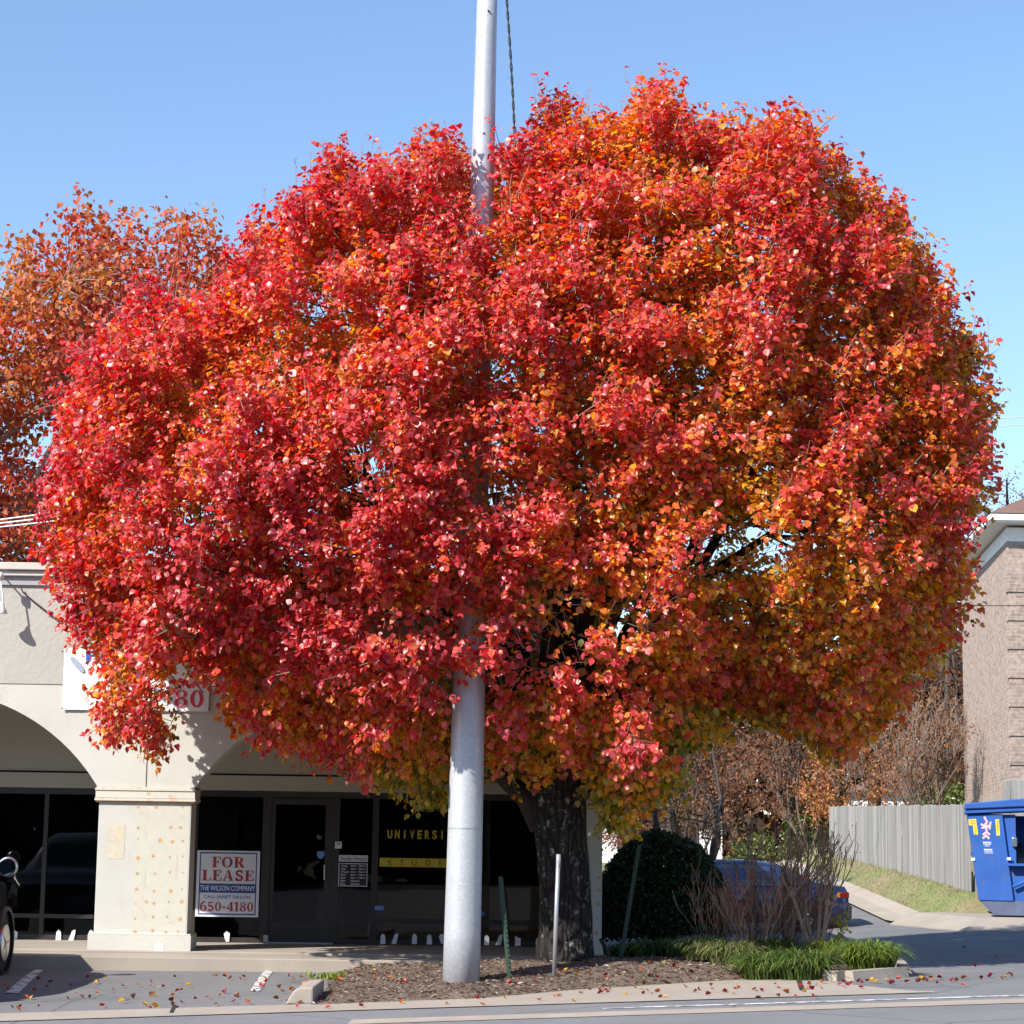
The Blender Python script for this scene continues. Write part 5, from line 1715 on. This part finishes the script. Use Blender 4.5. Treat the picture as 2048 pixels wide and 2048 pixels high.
keep = ~((base[:, 1] > 29.86) & (base[:, 0] < 1.5) & (base[:, 2] < 5.75))
keep &= np.hypot(base[:, 0] - (POLE[0] + POLE[2] * base[:, 2]), base[:, 1] - POLE[1]) > .31 - .008 * base[:, 2]
# leaf colour: outer sun leaves crimson to scarlet, inner and low leaves orange, gold, green
din = np.where(ci >= 0, depth_in[np.maximum(ci, 0)], 0.1) + RNG.normal(0, .16, nL) + (1 - s_) * .50
x, y, z = base.T
patch = np.array([nz(a, b, c, .6, 5.5) * .45 + nz(a, b, c, 2.1, 1.5) * .75 for a, b, c in zip(x, y, z)])
right = np.clip((x + 1.0) / 6, -1, 1)
ff = np.clip((TY - y - .6) / 1.6, 0, 1)
w = -.12 + din * .85 + patch * .55 + right * .24 + np.clip((4.3 - z) / 3.2, -.5, 1) * .42 * (1 - .95 * ff) * (1 - .8 * np.clip((x - 2.2) / 1.2, 0, 1)) + RNG.normal(0, .24, nL)
w += .30 * np.clip((6.6 - z) / 2, 0, 1) * np.clip((x - .2) / 2, 0, 1) * np.clip((z - 3.3) / 1.0, 0, 1) + .06
w = np.where(np.abs(x - .9) < 2.2, w, np.minimum(w, 1.12 + RNG.normal(0, .08, nL)))
w += np.where((np.abs(x - .9) < 2.6) & (z < 3.4), .75, 0) * (1 - ff)
w += np.where(np.array(y) > TY + .6, .32, 0)
pal = np.array([(.50, .052, .070), (.68, .080, .088), (.78, .108, .074), (.82, .205, .042), (.80, .35, .020), (.74, .45, .022), (.36, .36, .034)])  # reds mixed pinker to carry the sheen of sun and sky
stops = np.array([-.60, -.05, .24, .52, .80, 1.15, 1.65])
C = np.stack([np.interp(w, stops, pal[:, k]) for k in range(3)], 1)
C *= np.clip(1 + RNG.normal(0, .2, (nL, 1)), .45, 1.5)
gr = RNG.uniform(0, 1, nL) < np.where(w > .95, .12, .0)
C[gr] = np.array([.13, .15, .02]) * RNG.uniform(.7, 1.3, (gr.sum(), 1))
lu, lv = pix(base)
for a, b, ra, rb, pr in OPEN[:8] + OPEN[11:14]:
    hole = ((lu - a) / (ra * .8)) ** 2 + ((lv - b) / (rb * .8)) ** 2 + RNG.normal(0, .25, nL) < 1
    keep &= ~(hole & (base[:, 1] < TY + 1.2) & (RNG.uniform(0, 1, nL) < .72))
print('pear leaves', int(keep.sum()))
link('crown', leaf_mesh('crown', base[keep], A[keep], Nn[keep], L[keep], RNG.uniform(.85, 1.1, int(keep.sum())), np.clip(C[keep], .005, .9), LEAF8, LEAF8F, RNG.uniform(-.6, 3.0, int(keep.sum()))), M['leaf'], tree, True)


# ================================================================== OTHER TREES AND SHRUBS
def cloud_tree(name, label, cat, poly9, Y, dt, dr, trunk9, pal, leaf, clump, per, seed, mat='leafbg', gapt=.16, spread=.34, group=None, limbs=9, barkm='darktwig', inset=.15, tr=.22, stemz=None, gs=.55):
    rg = np.random.default_rng(seed)
    rn_ = random.Random(seed)
    poly = [(at9(u, v, Y).x, at9(u, v, Y).z) for u, v in poly9]
    xs_, zs_ = np.array([p[0] for p in poly]), np.array([p[1] for p in poly])
    n = 14000
    x, z = rg.uniform(xs_.min(), xs_.max(), n), rg.uniform(zs_.min(), zs_.max(), n)
    ok = in_poly(x, z, poly); x, z = x[ok], z[ok]
    d = poly_dist(x, z, poly); ok = d > inset; x, z, d = x[ok], z[ok], d[ok]
    t = dt * np.sqrt(np.clip(1 - (1 - np.clip(d / dr, 0, 1)) ** 2, 0, 1))
    Pn = np.stack([x, Y + t * rg.uniform(-1, 1, len(x)), z], 1)
    g = np.array([nz(*p, gs, seed) for p in Pn])
    Pn, g = Pn[g < gapt], g[g < gapt]
    k_ = thin(Pn, clump); Pn = Pn[k_]
    tx = trunk9[0][0]
    b = at9(*trunk9[0], Y)
    gz_ = b.z if stemz is None else stemz
    o = thing(name, label, cat, (b.x, Y, gz_), group)
    tp = [Vector((b.x, Y, gz_ - .2))] + [at9(u, v, Y) for u, v in trunk9[1:]]
    mb = MB(); mb.tube(tp, [tr * (1 - .55 * i / (len(tp) - 1)) for i in range(len(tp))], 9); mb.build('trunk', M[barkm], o, True)
    cz = float(np.mean(Pn[:, 2])); cxx = float(np.mean(Pn[:, 0]))
    mb = MB()
    nodes = []
    far = Pn[rg.choice(len(Pn), min(limbs, len(Pn)), replace=False)]
    for q in far:
        s0 = rn_.uniform(.45, 1); a = tp[0].lerp(tp[-1], s0) if len(tp) == 2 else tp[-1].lerp(tp[-2], 1 - s0)
        pts = curve_pts(a, q, (0, 0, .12 * (Vector(q) - a).length), 7)
        mb.tube(pts, [tr * .42 * (1 - .8 * i / 7) for i in range(8)], 6, 0, False); nodes += pts[2:]
    LNn = np.array([p[:] for p in nodes])
    for q in Pn:
        dist = np.linalg.norm(LNn - q, axis=1) + np.where(LNn[:, 2] > q[2], .8, 0)
        a = Vector(LNn[int(dist.argmin())])
        LL = (Vector(q) - a).length
        if LL < .1: continue
        mb.tube(curve_pts(a, q, (rn_.gauss(0, .06) * LL, rn_.gauss(0, .06) * LL, .05 * LL), 3), [.022, .016, .011, .006], 4, 0, False)
    mb.build('limbs', M[barkm], o)
    rep = np.repeat(np.arange(len(Pn)), per)
    nn = len(rep)
    dirs = unit(rg.normal(0, 1, (nn, 3)) * np.array([1, 1, .8]))
    base = Pn[rep] + dirs * (spread * rg.uniform(.1, 1, nn) ** .7)[:, None]
    A = unit(rg.normal(0, .6, (nn, 3)) + np.array([0, 0, -.4])); Nn = unit(rg.normal(0, .7, (nn, 3)) + np.array([-.2, -.3, .5]))
    pw = np.array([nz(*p, .5, seed + 3.3) for p in Pn])[rep] * 1.3 + rg.normal(0, .35, nn)
    cols = np.array(pal)
    C = np.stack([np.interp(pw, np.linspace(-.9, .9, len(pal)), cols[:, k]) for k in range(3)], 1) * np.clip(1 + rg.normal(0, .2, (nn, 1)), .4, 1.6)
    link('crown', leaf_mesh('crown', base, A, Nn, np.clip(rg.normal(leaf, leaf * .2, nn), leaf * .5, leaf * 1.6), rg.uniform(.8, 1.15, nn), np.clip(C, .004, .9), LEAF4, LEAF4F), M[mat], o)
    return o


cloud_tree('sweetgum_tree', 'tall rust red sweetgum tree with sky gaps rising behind the shop roof at the left', 'tree',
           [(-330, 900), (-300, 640), (-180, 560), (-60, 590), (0, 512), (20, 545), (48, 470), (80, 455), (112, 500), (135, 400), (158, 385), (185, 395), (215, 440), (238, 392), (262, 398), (292, 425), (330, 408),
            (360, 430), (395, 412), (425, 445), (445, 520), (440, 700), (330, 820), (240, 900), (150, 880), (130, 800), (60, 795), (20, 850), (100, 900), (120, 1000), (60, 1100), (0, 1150), (-300, 1150)],
           48.0, 4.2, 4.0, [(200, 1500), (195, 900), (210, 620)], [(.50, .075, .07), (.54, .10, .075), (.56, .14, .07), (.58, .22, .07), (.52, .24, .08)], .145, .48, 36, 4, spread=.50, limbs=16, tr=.30, stemz=0.0, barkm='greytwig', gapt=.22)
pal_br = [(.12, .065, .05), (.20, .09, .055), (.30, .13, .07), (.17, .11, .075)]
pal_or = [(.26, .09, .05), (.44, .17, .075), (.52, .25, .08), (.34, .12, .05)]
pal_ol = [(.10, .085, .03), (.15, .11, .035), (.20, .12, .035), (.09, .09, .03)]
woods = [
    ('copper_tree', 'copper leaved tree standing behind the middle of the bare shrubs', [(1360, 1480), (1370, 1250), (1420, 1180), (1500, 1200), (1560, 1300), (1560, 1520), (1470, 1560)], 66, 3, 2, [(1500, 1690), (1496, 1560), (1490, 1400)], pal_br, .15, .7, 26, .25),
    ('copper_tree', 'bright orange leaved small tree beside the left end of the plank fence', [(1500, 1500), (1530, 1420), (1600, 1380), (1690, 1400), (1700, 1480), (1660, 1540), (1560, 1560)], 63, 2, 1.5, [(1590, 1660), (1585, 1560), (1590, 1480)], pal_or, .14, .6, 30, .2),
    ('brown_tree', 'tall thin brown leaved tree close to the left side of the brick building', [(1690, 1500), (1700, 1260), (1740, 1080), (1800, 1020), (1850, 1040), (1870, 1250), (1850, 1500), (1780, 1540)], 74, 3, 2, [(1790, 1640), (1785, 1400), (1790, 1150)], pal_br, .12, .75, 18, .15),
    ('brown_tree', 'brown autumn tree filling the gap between the pear tree and the plank fence', [(1560, 1450), (1580, 1250), (1650, 1150), (1730, 1230), (1740, 1440), (1680, 1500)], 78, 3, 2, [(1650, 1640), (1650, 1450), (1655, 1300)], pal_br, .14, .8, 20, .3),
    ('brown_tree', 'dark brown tree behind the clipped bush, left of the bare shrubs', [(1180, 1520), (1190, 1330), (1260, 1250), (1350, 1300), (1370, 1500), (1290, 1560)], 72, 3, 2, [(1270, 1650), (1270, 1500), (1275, 1380)], pal_br, .15, .75, 22, .28),
    ('sparse_tree', 'reddish distant tree poking up beside the brick building roof', [(1830, 1000), (1850, 910), (1890, 880), (1960, 890), (2000, 960), (1960, 1060)], 92, 4, 2, [(1900, 1600), (1900, 1200), (1905, 1000)], [(.28, .09, .07), (.33, .14, .09), (.25, .1, .08)], .15, .95, 14, .3),
    ('brown_tree', 'broad brown tree seen between the pear trunk and the dark stems', [(1120, 1600), (1130, 1380), (1200, 1270), (1300, 1270), (1400, 1330), (1410, 1540), (1330, 1585), (1200, 1600)], 82, 3, 2, [(1210, 1650), (1215, 1530), (1230, 1400)], pal_br, .17, .62, 26, .22),
    ('stem_tree', 'slender dark stemmed tree with dull leaves directly behind the clipped bush', [(1160, 1540), (1180, 1380), (1230, 1340), (1290, 1380), (1300, 1550), (1230, 1590)], 44, 1.2, 1, [(1240, 1680), (1238, 1560), (1232, 1440)], pal_ol, .09, .5, 14, .09),
    ('stem_tree', 'slender dark multi-limbed tree leaning over the roof of the blue sedan', [(1270, 1560), (1280, 1400), (1340, 1360), (1410, 1420), (1420, 1570), (1340, 1620)], 45, 1.2, 1, [(1330, 1690), (1345, 1600), (1360, 1500)], pal_ol, .09, .5, 14, .085),
]
for nm, lb, poly, Y, dt, dr, tr9, pal_, lf, cp, per, trr in woods:
    cloud_tree(nm, lb, 'tree', poly, Y, dt, dr, tr9, pal_, lf * .62, cp * .92, int(per * 1.9), len(lb), group='autumn trees beyond the driveway', tr=trr, gapt=.2, spread=.5 if Y > 50 else .3, limbs=8, stemz=h(5, Y) - .1)
for lb, poly, Y in (('yellow green shrub growing left of the plank fence end', [(1475, 1640), (1485, 1540), (1540, 1500), (1600, 1530), (1610, 1650), (1540, 1670)], 66),
                    ('low green shrub beyond the roof of the blue sedan', [(1370, 1640), (1385, 1590), (1440, 1570), (1490, 1600), (1490, 1650), (1420, 1660)], 68),
                    ('green shrub showing over the top of the plank fence by the brick wall', [(1690, 1560), (1720, 1490), (1790, 1470), (1850, 1500), (1850, 1570), (1760, 1580)], 72)):
    cloud_tree('evergreen_shrub', lb, 'shrub', poly, Y, 1.4, .8, [(poly[0][0] + 50, 1660), (poly[0][0] + 55, 1600)], [(.05, .085, .02), (.10, .14, .03), (.16, .19, .04), (.07, .10, .03)], .11, .36, 30, len(lb), 'leafgreen', .35, .3,
               'shrubs beyond the driveway', 5, 'darktwig', .1, .07, h(6, Y))

def bare_tree(label, u, Y, v9, seed, stems, mat, ln, rad):
    rn_ = random.Random(seed)
    b = at9(u, 1650, Y); gz_ = h(b.x, Y)
    o = thing('bare_tree', label, 'tree', (b.x, Y, gz_), 'autumn trees beyond the driveway')
    mb = MB(); tips = []
    for k in range(stems):
        d = Vector((rn_.gauss(0, .20), rn_.gauss(0, .15), 1))
        grow(mb, Vector((b.x + rn_.uniform(-.3, .3), Y + rn_.uniform(-.3, .3), gz_ - .2)), d, ln * rn_.uniform(.8, 1.1), rad, 5, tips, rn_, .36, .16, 5, (2, 3), .72, .011)
    mb.build('branches', M[mat], o)
    rg = np.random.default_rng(seed)
    n = 1500
    P_ = np.array([(p + Vector((rn_.gauss(0, .12), rn_.gauss(0, .12), rn_.gauss(0, .12))))[:] for p, d in [rn_.choice(tips) for _ in range(n)]])
    link('leaves', leaf_mesh('leaves', P_, rg.normal(0, 1, (n, 3)), rg.normal(0, 1, (n, 3)), rg.uniform(.05, .10, n), rg.uniform(.7, 1, n), pick_colours(n, [((.40, .17, .06), 2), ((.28, .12, .06), 2)], rg), LEAF4, LEAF4F), M['leafbg'], o)


bare_tree('tall bare grey twigged tree between the plank fence and the brick building', 1742, 58, 0, 5, 5, 'woodtwig', 1.75, .06)
bare_tree('bare grey twigged tree rising over the middle of the plank fence', 1715, 61, 0, 9, 4, 'woodtwig', 1.65, .055)
bare_tree('bare grey twigged tree behind the left end of the plank fence', 1540, 64, 0, 14, 4, 'woodtwig', 1.6, .05)
bare_tree('bare dark branched tree between the clipped bush and the sedan roof', 1300, 52, 0, 23, 4, 'darktwig', 1.7, .07)


# clipped evergreen bush against the end of the shop
bc = Vector((2.28, 32.35, 0.1))
o = thing('clipped_bush', 'rounded dark evergreen bush in the shade at the end of the shop wall', 'bush', bc)
n = 30000
th, ph_ = RNG.uniform(0, 2 * math.pi, n), np.arccos(RNG.uniform(-.35, 1, n))
rad = 1 - np.abs(RNG.normal(0, .13, n))
dirs = np.stack([np.sin(ph_) * np.cos(th), np.sin(ph_) * np.sin(th), np.cos(ph_)], 1)
bump_ = np.array([.07 * nz(*(d * 2.3), 1, 6.1) + .04 * nz(*(d * 5), 1, 2.2) for d in dirs])
Pb = np.array(bc) + np.array([0, 0, .62]) + dirs * np.array([.98, .95, 1.15]) * (rad + bump_)[:, None]
okb = (Pb[:, 2] > .12) & (Pb[:, 0] > 1.36)
Pb, dirs = Pb[okb], dirs[okb]
n = len(Pb)
C = pick_colours(n, [((.03, .055, .018), 5), ((.05, .085, .025), 3), ((.09, .12, .03), 1), ((.02, .035, .014), 3)])
link('foliage', leaf_mesh('foliage', Pb, unit(dirs * .6 + RNG.normal(0, .5, (n, 3))), unit(dirs + RNG.normal(0, .5, (n, 3))), RNG.uniform(.045, .075, n), RNG.uniform(.7, 1, n), C, LEAF4, LEAF4F), M['leafgreen'], o)
m_ = MB()
for k in range(9):
    an = k * .7; m_.tube([bc, bc + Vector((.35 * math.cos(an), .35 * math.sin(an), .6)), bc + Vector((.75 * math.cos(an), .7 * math.sin(an), 1.15))], [.03, .02, .008], 5)
m_.build('stems', M['darktwig'], o)


# ------------------------------------------------------------------ grass clumps
def grass_clump(label, u9_, Y, r, hgt, n, seed, pal_):
    rg = np.random.default_rng(seed)
    b = at9(u9_, 1800, Y); zb_ = mound_z(b.x, Y)
    o = thing('grass_clump', label, 'grass clump', (b.x, Y, zb_), 'lilyturf clumps along the bed')
    V, Fc, Cc = [], [], []
    for i in range(n):
        an = rg.uniform(0, 6.283); r0 = r * .55 * math.sqrt(rg.uniform(0, 1))
        p0 = np.array([b.x + r0 * math.cos(an), Y + r0 * math.sin(an), zb_ - .02])
        an2 = an + rg.normal(0, .7)
        od = np.array([math.cos(an2), math.sin(an2), 0]); sdv = np.array([-od[1], od[0], 0])
        ln = hgt * rg.uniform(.8, 1.35); out = rg.uniform(.25, .75) * (.4 + .9 * r0 / r); w_ = rg.uniform(.0045, .0085)
        col = np.array(pal_[rg.integers(len(pal_))]) * rg.uniform(.7, 1.35)
        bi = len(V)
        for k in range(7):
            s_ = k / 6
            q = p0 + od * (out * ln * 1.15 * s_ ** 1.6) + np.array([0, 0, ln * (1.15 * s_ - (.45 + .75 * out) * s_ ** 2.4)])
            q[2] = max(q[2], zb_ + .01)
            ww = w_ * (1 - s_ ** 3) + .0008
            V += [tuple(q - sdv * ww), tuple(q + sdv * ww)]
            Cc += [col * (1 + .25 * s_)] * 2
            if k < 6: Fc.append((bi + 2 * k, bi + 2 * k + 1, bi + 2 * k + 3, bi + 2 * k + 2))
    me = bpy.data.meshes.new('blades'); me.from_pydata(V, [], Fc); me.update()
    ca = me.color_attributes.new('leaf_colour', 'FLOAT_COLOR', 'POINT')
    c4 = np.ones((len(V), 4), np.float32); c4[:, :3] = np.array(Cc); ca.data.foreach_set('color', c4.ravel())
    link('blades', me, M['blade'], o, True)


gp_ = [(.06, .115, .022), (.085, .15, .028), (.05, .09, .02), (.12, .18, .04), (.18, .20, .06)]
gy = [(.13, .20, .03), (.17, .24, .04), (.09, .15, .025), (.22, .24, .05)]
gd = [(.15, .20, .06), (.22, .22, .10), (.10, .16, .04), (.27, .25, .12)]
for i, (lb, u, Y, r, hg, n, pl) in enumerate((
        ('dark green lilyturf clump next to the foot of the end pier', 1180, 30.4, .34, .36, 520, gp_),
        ('dark green lilyturf clump under the left side of the clipped bush', 1218, 30.3, .38, .38, 560, gp_),
        ('dark green lilyturf clump under the right side of the clipped bush', 1268, 30.3, .38, .38, 560, gp_),
        ('pale green lilyturf clump at the left front of the bare shrubs', 1325, 28.2, .42, .46, 760, gd),
        ('pale green lilyturf clump mixed with red leaves under the bare shrubs', 1378, 27.8, .46, .48, 820, gd),
        ('mid green lilyturf clump at the front centre of the bed', 1440, 26.7, .48, .50, 900, gp_),
        ('large deep green lilyturf clump in the front of the bed beside the bare mulch patch', 1515, 26.5, .52, .54, 1000, gp_),
        ('green lilyturf clump behind the front row below the yellow leaved sprig', 1570, 27.9, .42, .46, 700, gy),
        ('bright yellow green lilyturf clump at the right end of the bed', 1642, 26.9, .52, .52, 1000, gy),
        ('green lilyturf clump behind the front row under the twiggy shrubs', 1455, 28.2, .46, .48, 700, gp_))):
    grass_clump(lb, u, Y, r, hg, n, 50 + i, pl)


# ------------------------------------------------------------------ bare shrubs
def twig_shrub(name, label, u9_, Y, stems, mat, seed, lean=.35, ln=.55, dep=3, rad=.018, up=.35, spread=.45, berries=0, leaves=None, knob=None):
    rn_ = random.Random(seed)
    b = at9(u9_, 1790, Y); zb_ = mound_z(b.x, Y)
    o = thing(name, label, 'shrub', (b.x, Y, zb_), 'bare shrubs in the bed')
    mb = MB(); tips = []; kn = MB()
    for k in range(stems):
        p = Vector((b.x + rn_.uniform(-.3, .3) * lean, Y + rn_.uniform(-.25, .25) * lean * 1.2, zb_ - .05))
        d = Vector((rn_.gauss(0, lean), rn_.gauss(0, lean * .8), 1))
        if knob:
            e_ = p + d.normalized() * rn_.uniform(*knob)
            mb.tube([p, p.lerp(e_, .5) + Vector((rn_.gauss(0, .03), 0, 0)), e_], [rad * 1.5, rad * 1.2, rad * 1.2], 7)
            kn.lathe(e_, [(.01, -.06), (.04, -.03), (.052, .01), (.035, .05), (.01, .07)], 8)
            for _ in range(rn_.randint(5, 8)):
                dd2 = (d.normalized() + Vector((rn_.gauss(0, .42), rn_.gauss(0, .35), rn_.uniform(0, .2)))).normalized()
                grow(mb, e_, dd2, ln * rn_.uniform(.7, 1.15), rad * .55, dep, tips, rn_, spread * .6, up, 5, (1, 3), .72, .005)
        else:
            grow(mb, p, d, ln * rn_.uniform(.7, 1.2), rad * rn_.uniform(.6, 1.1), dep, tips, rn_, spread, up, 5, (2, 3), .74, .0042)
    mb.build('branches', M[mat], o)
    if knob: kn.build('pruning_knobs', M[mat], o, True)
    if berries:
        bm_ = MB()
        for p, d in rn_.sample(tips, min(len(tips), berries)):
            for _ in range(5):
                q = p + Vector((rn_.gauss(0, .02), rn_.gauss(0, .02), rn_.gauss(0, .02)))
                bm_.lathe(q, [(.002, -.008), (.008, 0), (.002, .008)], 5)
        bm_.build('berries', M['berry'], o)
    if leaves:
        pl, num, sz = leaves
        P_ = np.array([(p + Vector((rn_.gauss(0, .05), rn_.gauss(0, .05), rn_.gauss(0, .05))))[:] for p, d in [rn_.choice(tips) for _ in range(num)]])
        rg = np.random.default_rng(seed)
        link('leaves', leaf_mesh('leaves', P_, rg.normal(0, 1, (num, 3)), rg.normal(0, 1, (num, 3)), rg.uniform(sz * .7, sz * 1.2, num), rg.uniform(.7, 1, num), pick_colours(num, pl, rg), LEAF4, LEAF4F), M['leafbg'], o)


twig_shrub('crape_myrtle', 'pollarded bare shrub with long stems fanning right in front of the plank fence', 1545, 28.2, 5, 'twig', 3, .20, .42, 2, .020, .18, .36, 0, ([((.10, .06, .04), 1)], 70, .025), (.75, 1.0))
twig_shrub('crape_myrtle', 'pollarded bare shrub with tall upright twigs in front of the blue sedan', 1490, 28.4, 4, 'twig', 8, .16, .46, 2, .020, .2, .32, 0, ([((.12, .07, .04), 1)], 60, .025), (.8, 1.15))
twig_shrub('crape_myrtle', 'tall thin bare shrub with slanting twigs at the left of the sedan roof', 1420, 28.8, 3, 'greytwig', 12, .26, .50, 2, .016, .2, .32, 0, None, (.8, 1.2))
for i, (lb, u, Y) in enumerate((('low twiggy shrub with red leaf tips at the left of the shrub group', 1375, 28.6), ('dense low twiggy shrub with red leaf tips in the centre of the shrub group', 1425, 28.2),
                                ('low twiggy shrub with red leaf tips in front of the pollarded stems', 1475, 28.4), ('low twiggy shrub leaning right beside the pollarded shrub', 1520, 28.8))):
    twig_shrub('twiggy_shrub', lb, u, Y, 17, 'twig' if i % 2 else 'greytwig', 30 + i, .42, .46, 3, .009, .25, .42, 26, ([((.42, .06, .05), 3), ((.36, .12, .06), 2), ((.2, .09, .05), 2)], 200, .035))
twig_shrub('yellow_sprig', 'small sprig of yellow leaves in front of the rear bumper of the blue sedan', 1590, 28.4, 2, 'greytwig', 44, .1, .38, 1, .007, .5, .25, 0, ([((.55, .42, .04), 3), ((.35, .33, .05), 1)], 60, .06))

# weeds at the left edge of the mulch
b = gpm(668, 1957)
o = thing('weed_tuft', 'small yellow green weed tuft at the left back edge of the mulch', 'weed', b)
n = 160
P_ = np.array([b.x, b.y, b.z - .01]) + RNG.normal(0, 1, (n, 3)) * np.array([.16, .12, .0])
link('foliage', leaf_mesh('foliage', P_, np.stack([RNG.normal(0, .7, n), RNG.normal(0, .7, n), np.ones(n)], 1), RNG.normal(0, 1, (n, 3)), RNG.uniform(.05, .12, n), RNG.uniform(.25, .5, n), pick_colours(n, [((.20, .26, .04), 3), ((.35, .36, .06), 1)]), LEAF4, LEAF4F), M['blade'], o)

# ------------------------------------------------------------------ fallen leaves, each its own object
rl = random.Random(77)
leaf_me = {}
cols = {'red': (.42, .03, .03), 'dark red': (.22, .015, .025), 'orange': (.55, .15, .03), 'yellow': (.60, .36, .05), 'brown': (.28, .13, .07)}
for cn, c in cols.items():
    leaf_me[cn] = []
    mt = leaf_mat('fallen_leaf_' + cn.replace(' ', '_'), .45, .25, .4)
    for k in range(3):
        me = leaf_mesh('fallen_leaf', np.zeros((1, 3)), np.array([[1., 0, .05]]), np.array([[0, 0., 1]]), np.array([.062]), np.array([1.0]), np.array([c]) * rl.uniform(.85, 1.15))
        v = [x.co.copy() for x in me.vertices]
        for x, q in zip(me.vertices, v): x.co = (q.x - .03, q.y, abs(q.z) + (.35 + .3 * k) * abs(q.y) + 7 * (q.x - .03) ** 2)
        me.materials.append(mt)
        leaf_me[cn].append(me)


def drop(u, v, where, cn):
    p = gph(u, v, .02)
    z = p.z
    if where == 'mulch':
        p = gpm(u, v); z = p.z
        if not in_poly(np.array([p.x]), np.array([p.y]), MP)[0]: return
    o = bpy.data.objects.new('fallen_leaf', rl.choice(leaf_me[cn]))
    COL.objects.link(o)
    o.location = (p.x, p.y, z + .004)
    o.rotation_euler = (rl.gauss(0, .45), rl.gauss(0, .45), rl.uniform(0, 6.28))
    s_ = rl.uniform(.7, 1.3); o.scale = (s_, s_, s_)
    tag(o, 'fallen %s leaf lying on the %s' % (cn, {'lot': 'grey asphalt parking bay', 'pave': 'tan concrete beside the road', 'mulch': 'brown mulch bed', 'drive': 'driveway asphalt at the lower right'}[where]), 'leaf', 'fallen leaves on the ground')


def rcol(a): return rl.choices(list(cols), a)[0]


for _ in range(75):
    u = rl.uniform(0, 640); drop(u, rl.uniform(1950, 2008 - u * .012), 'lot', rcol((2, 1, 3, 2, 3)))
for _ in range(24):
    u = rl.uniform(0, 640); drop(u, 2012 - u * .018 + rl.uniform(0, 9), 'lot', rcol((2, 1, 3, 3, 3)))
for _ in range(12):
    u = rl.uniform(580, 1150); drop(u, 2014 - (u - 580) * .035 + rl.uniform(-4, 10), 'pave', rcol((3, 1, 4, 2, 1)))
for _ in range(46):
    u = rl.uniform(1150, 1640); drop(u, 1980 + rl.gauss(3, 7), 'pave', rcol((5, 3, 2, 2, 1)))
for _ in range(52):
    u = rl.uniform(1600, 2048); drop(u, 1968 - (u - 1600) * .05 + abs(rl.gauss(0, 8)), 'drive', rcol((4, 4, 2, 1, 2)))
for _ in range(8):
    drop(rl.uniform(1750, 2040), rl.uniform(1870, 1940), 'drive', rcol((2, 2, 2, 1, 1)))
for _ in range(70):
    u = rl.uniform(650, 1540); drop(u, 1925 + rl.uniform(0, 55), 'mulch', rcol((4, 2, 4, 3, 2)))

# ------------------------------------------------------------------ woods far behind, and unseen trees across the street, added to darken the shop window reflections
def tree_mass(name, x0, x1, y0, y1, zf, n, size, pal_, seed):
    rg = np.random.default_rng(seed)
    x, y = rg.uniform(x0, x1, n), rg.uniform(y0, y1, n)
    top = np.array([zf(a) for a in x])
    z = rg.uniform(0, 1, n) ** .8 * top
    Pq = np.stack([x, y, z], 1)
    C = pick_colours(n, pal_, rg)
    tag(link(name, leaf_mesh(name, Pq, rg.normal(0, 1, (n, 3)), rg.normal(0, 1, (n, 3)), rg.uniform(size * .6, size * 1.4, n), rg.uniform(.7, 1.1, n), C, LEAF4, LEAF4F), M['leafbg']), kind='stuff')


tree_mass('far_woods', -40, 70, 104, 114, lambda x: 11.5 + 2.2 * nz(x, 0, 0, .18, 2) + 1.2 * nz(x, 3, 0, .7, 5), 60000, .72, [((.16, .09, .06), 4), ((.24, .12, .06), 3), ((.12, .09, .06), 3), ((.30, .15, .06), 1), ((.10, .11, .05), 1)], 3)
tree_mass('opposite_woods', -70, 70, -40, -30, lambda x: 12 + 2.5 * nz(x, 0, 0, .12, 7) + 1.2 * nz(x, 3, 0, .6, 5), 34000, 1.5, [((.05, .06, .025), 3), ((.09, .06, .03), 2), ((.04, .045, .025), 3)], 5)
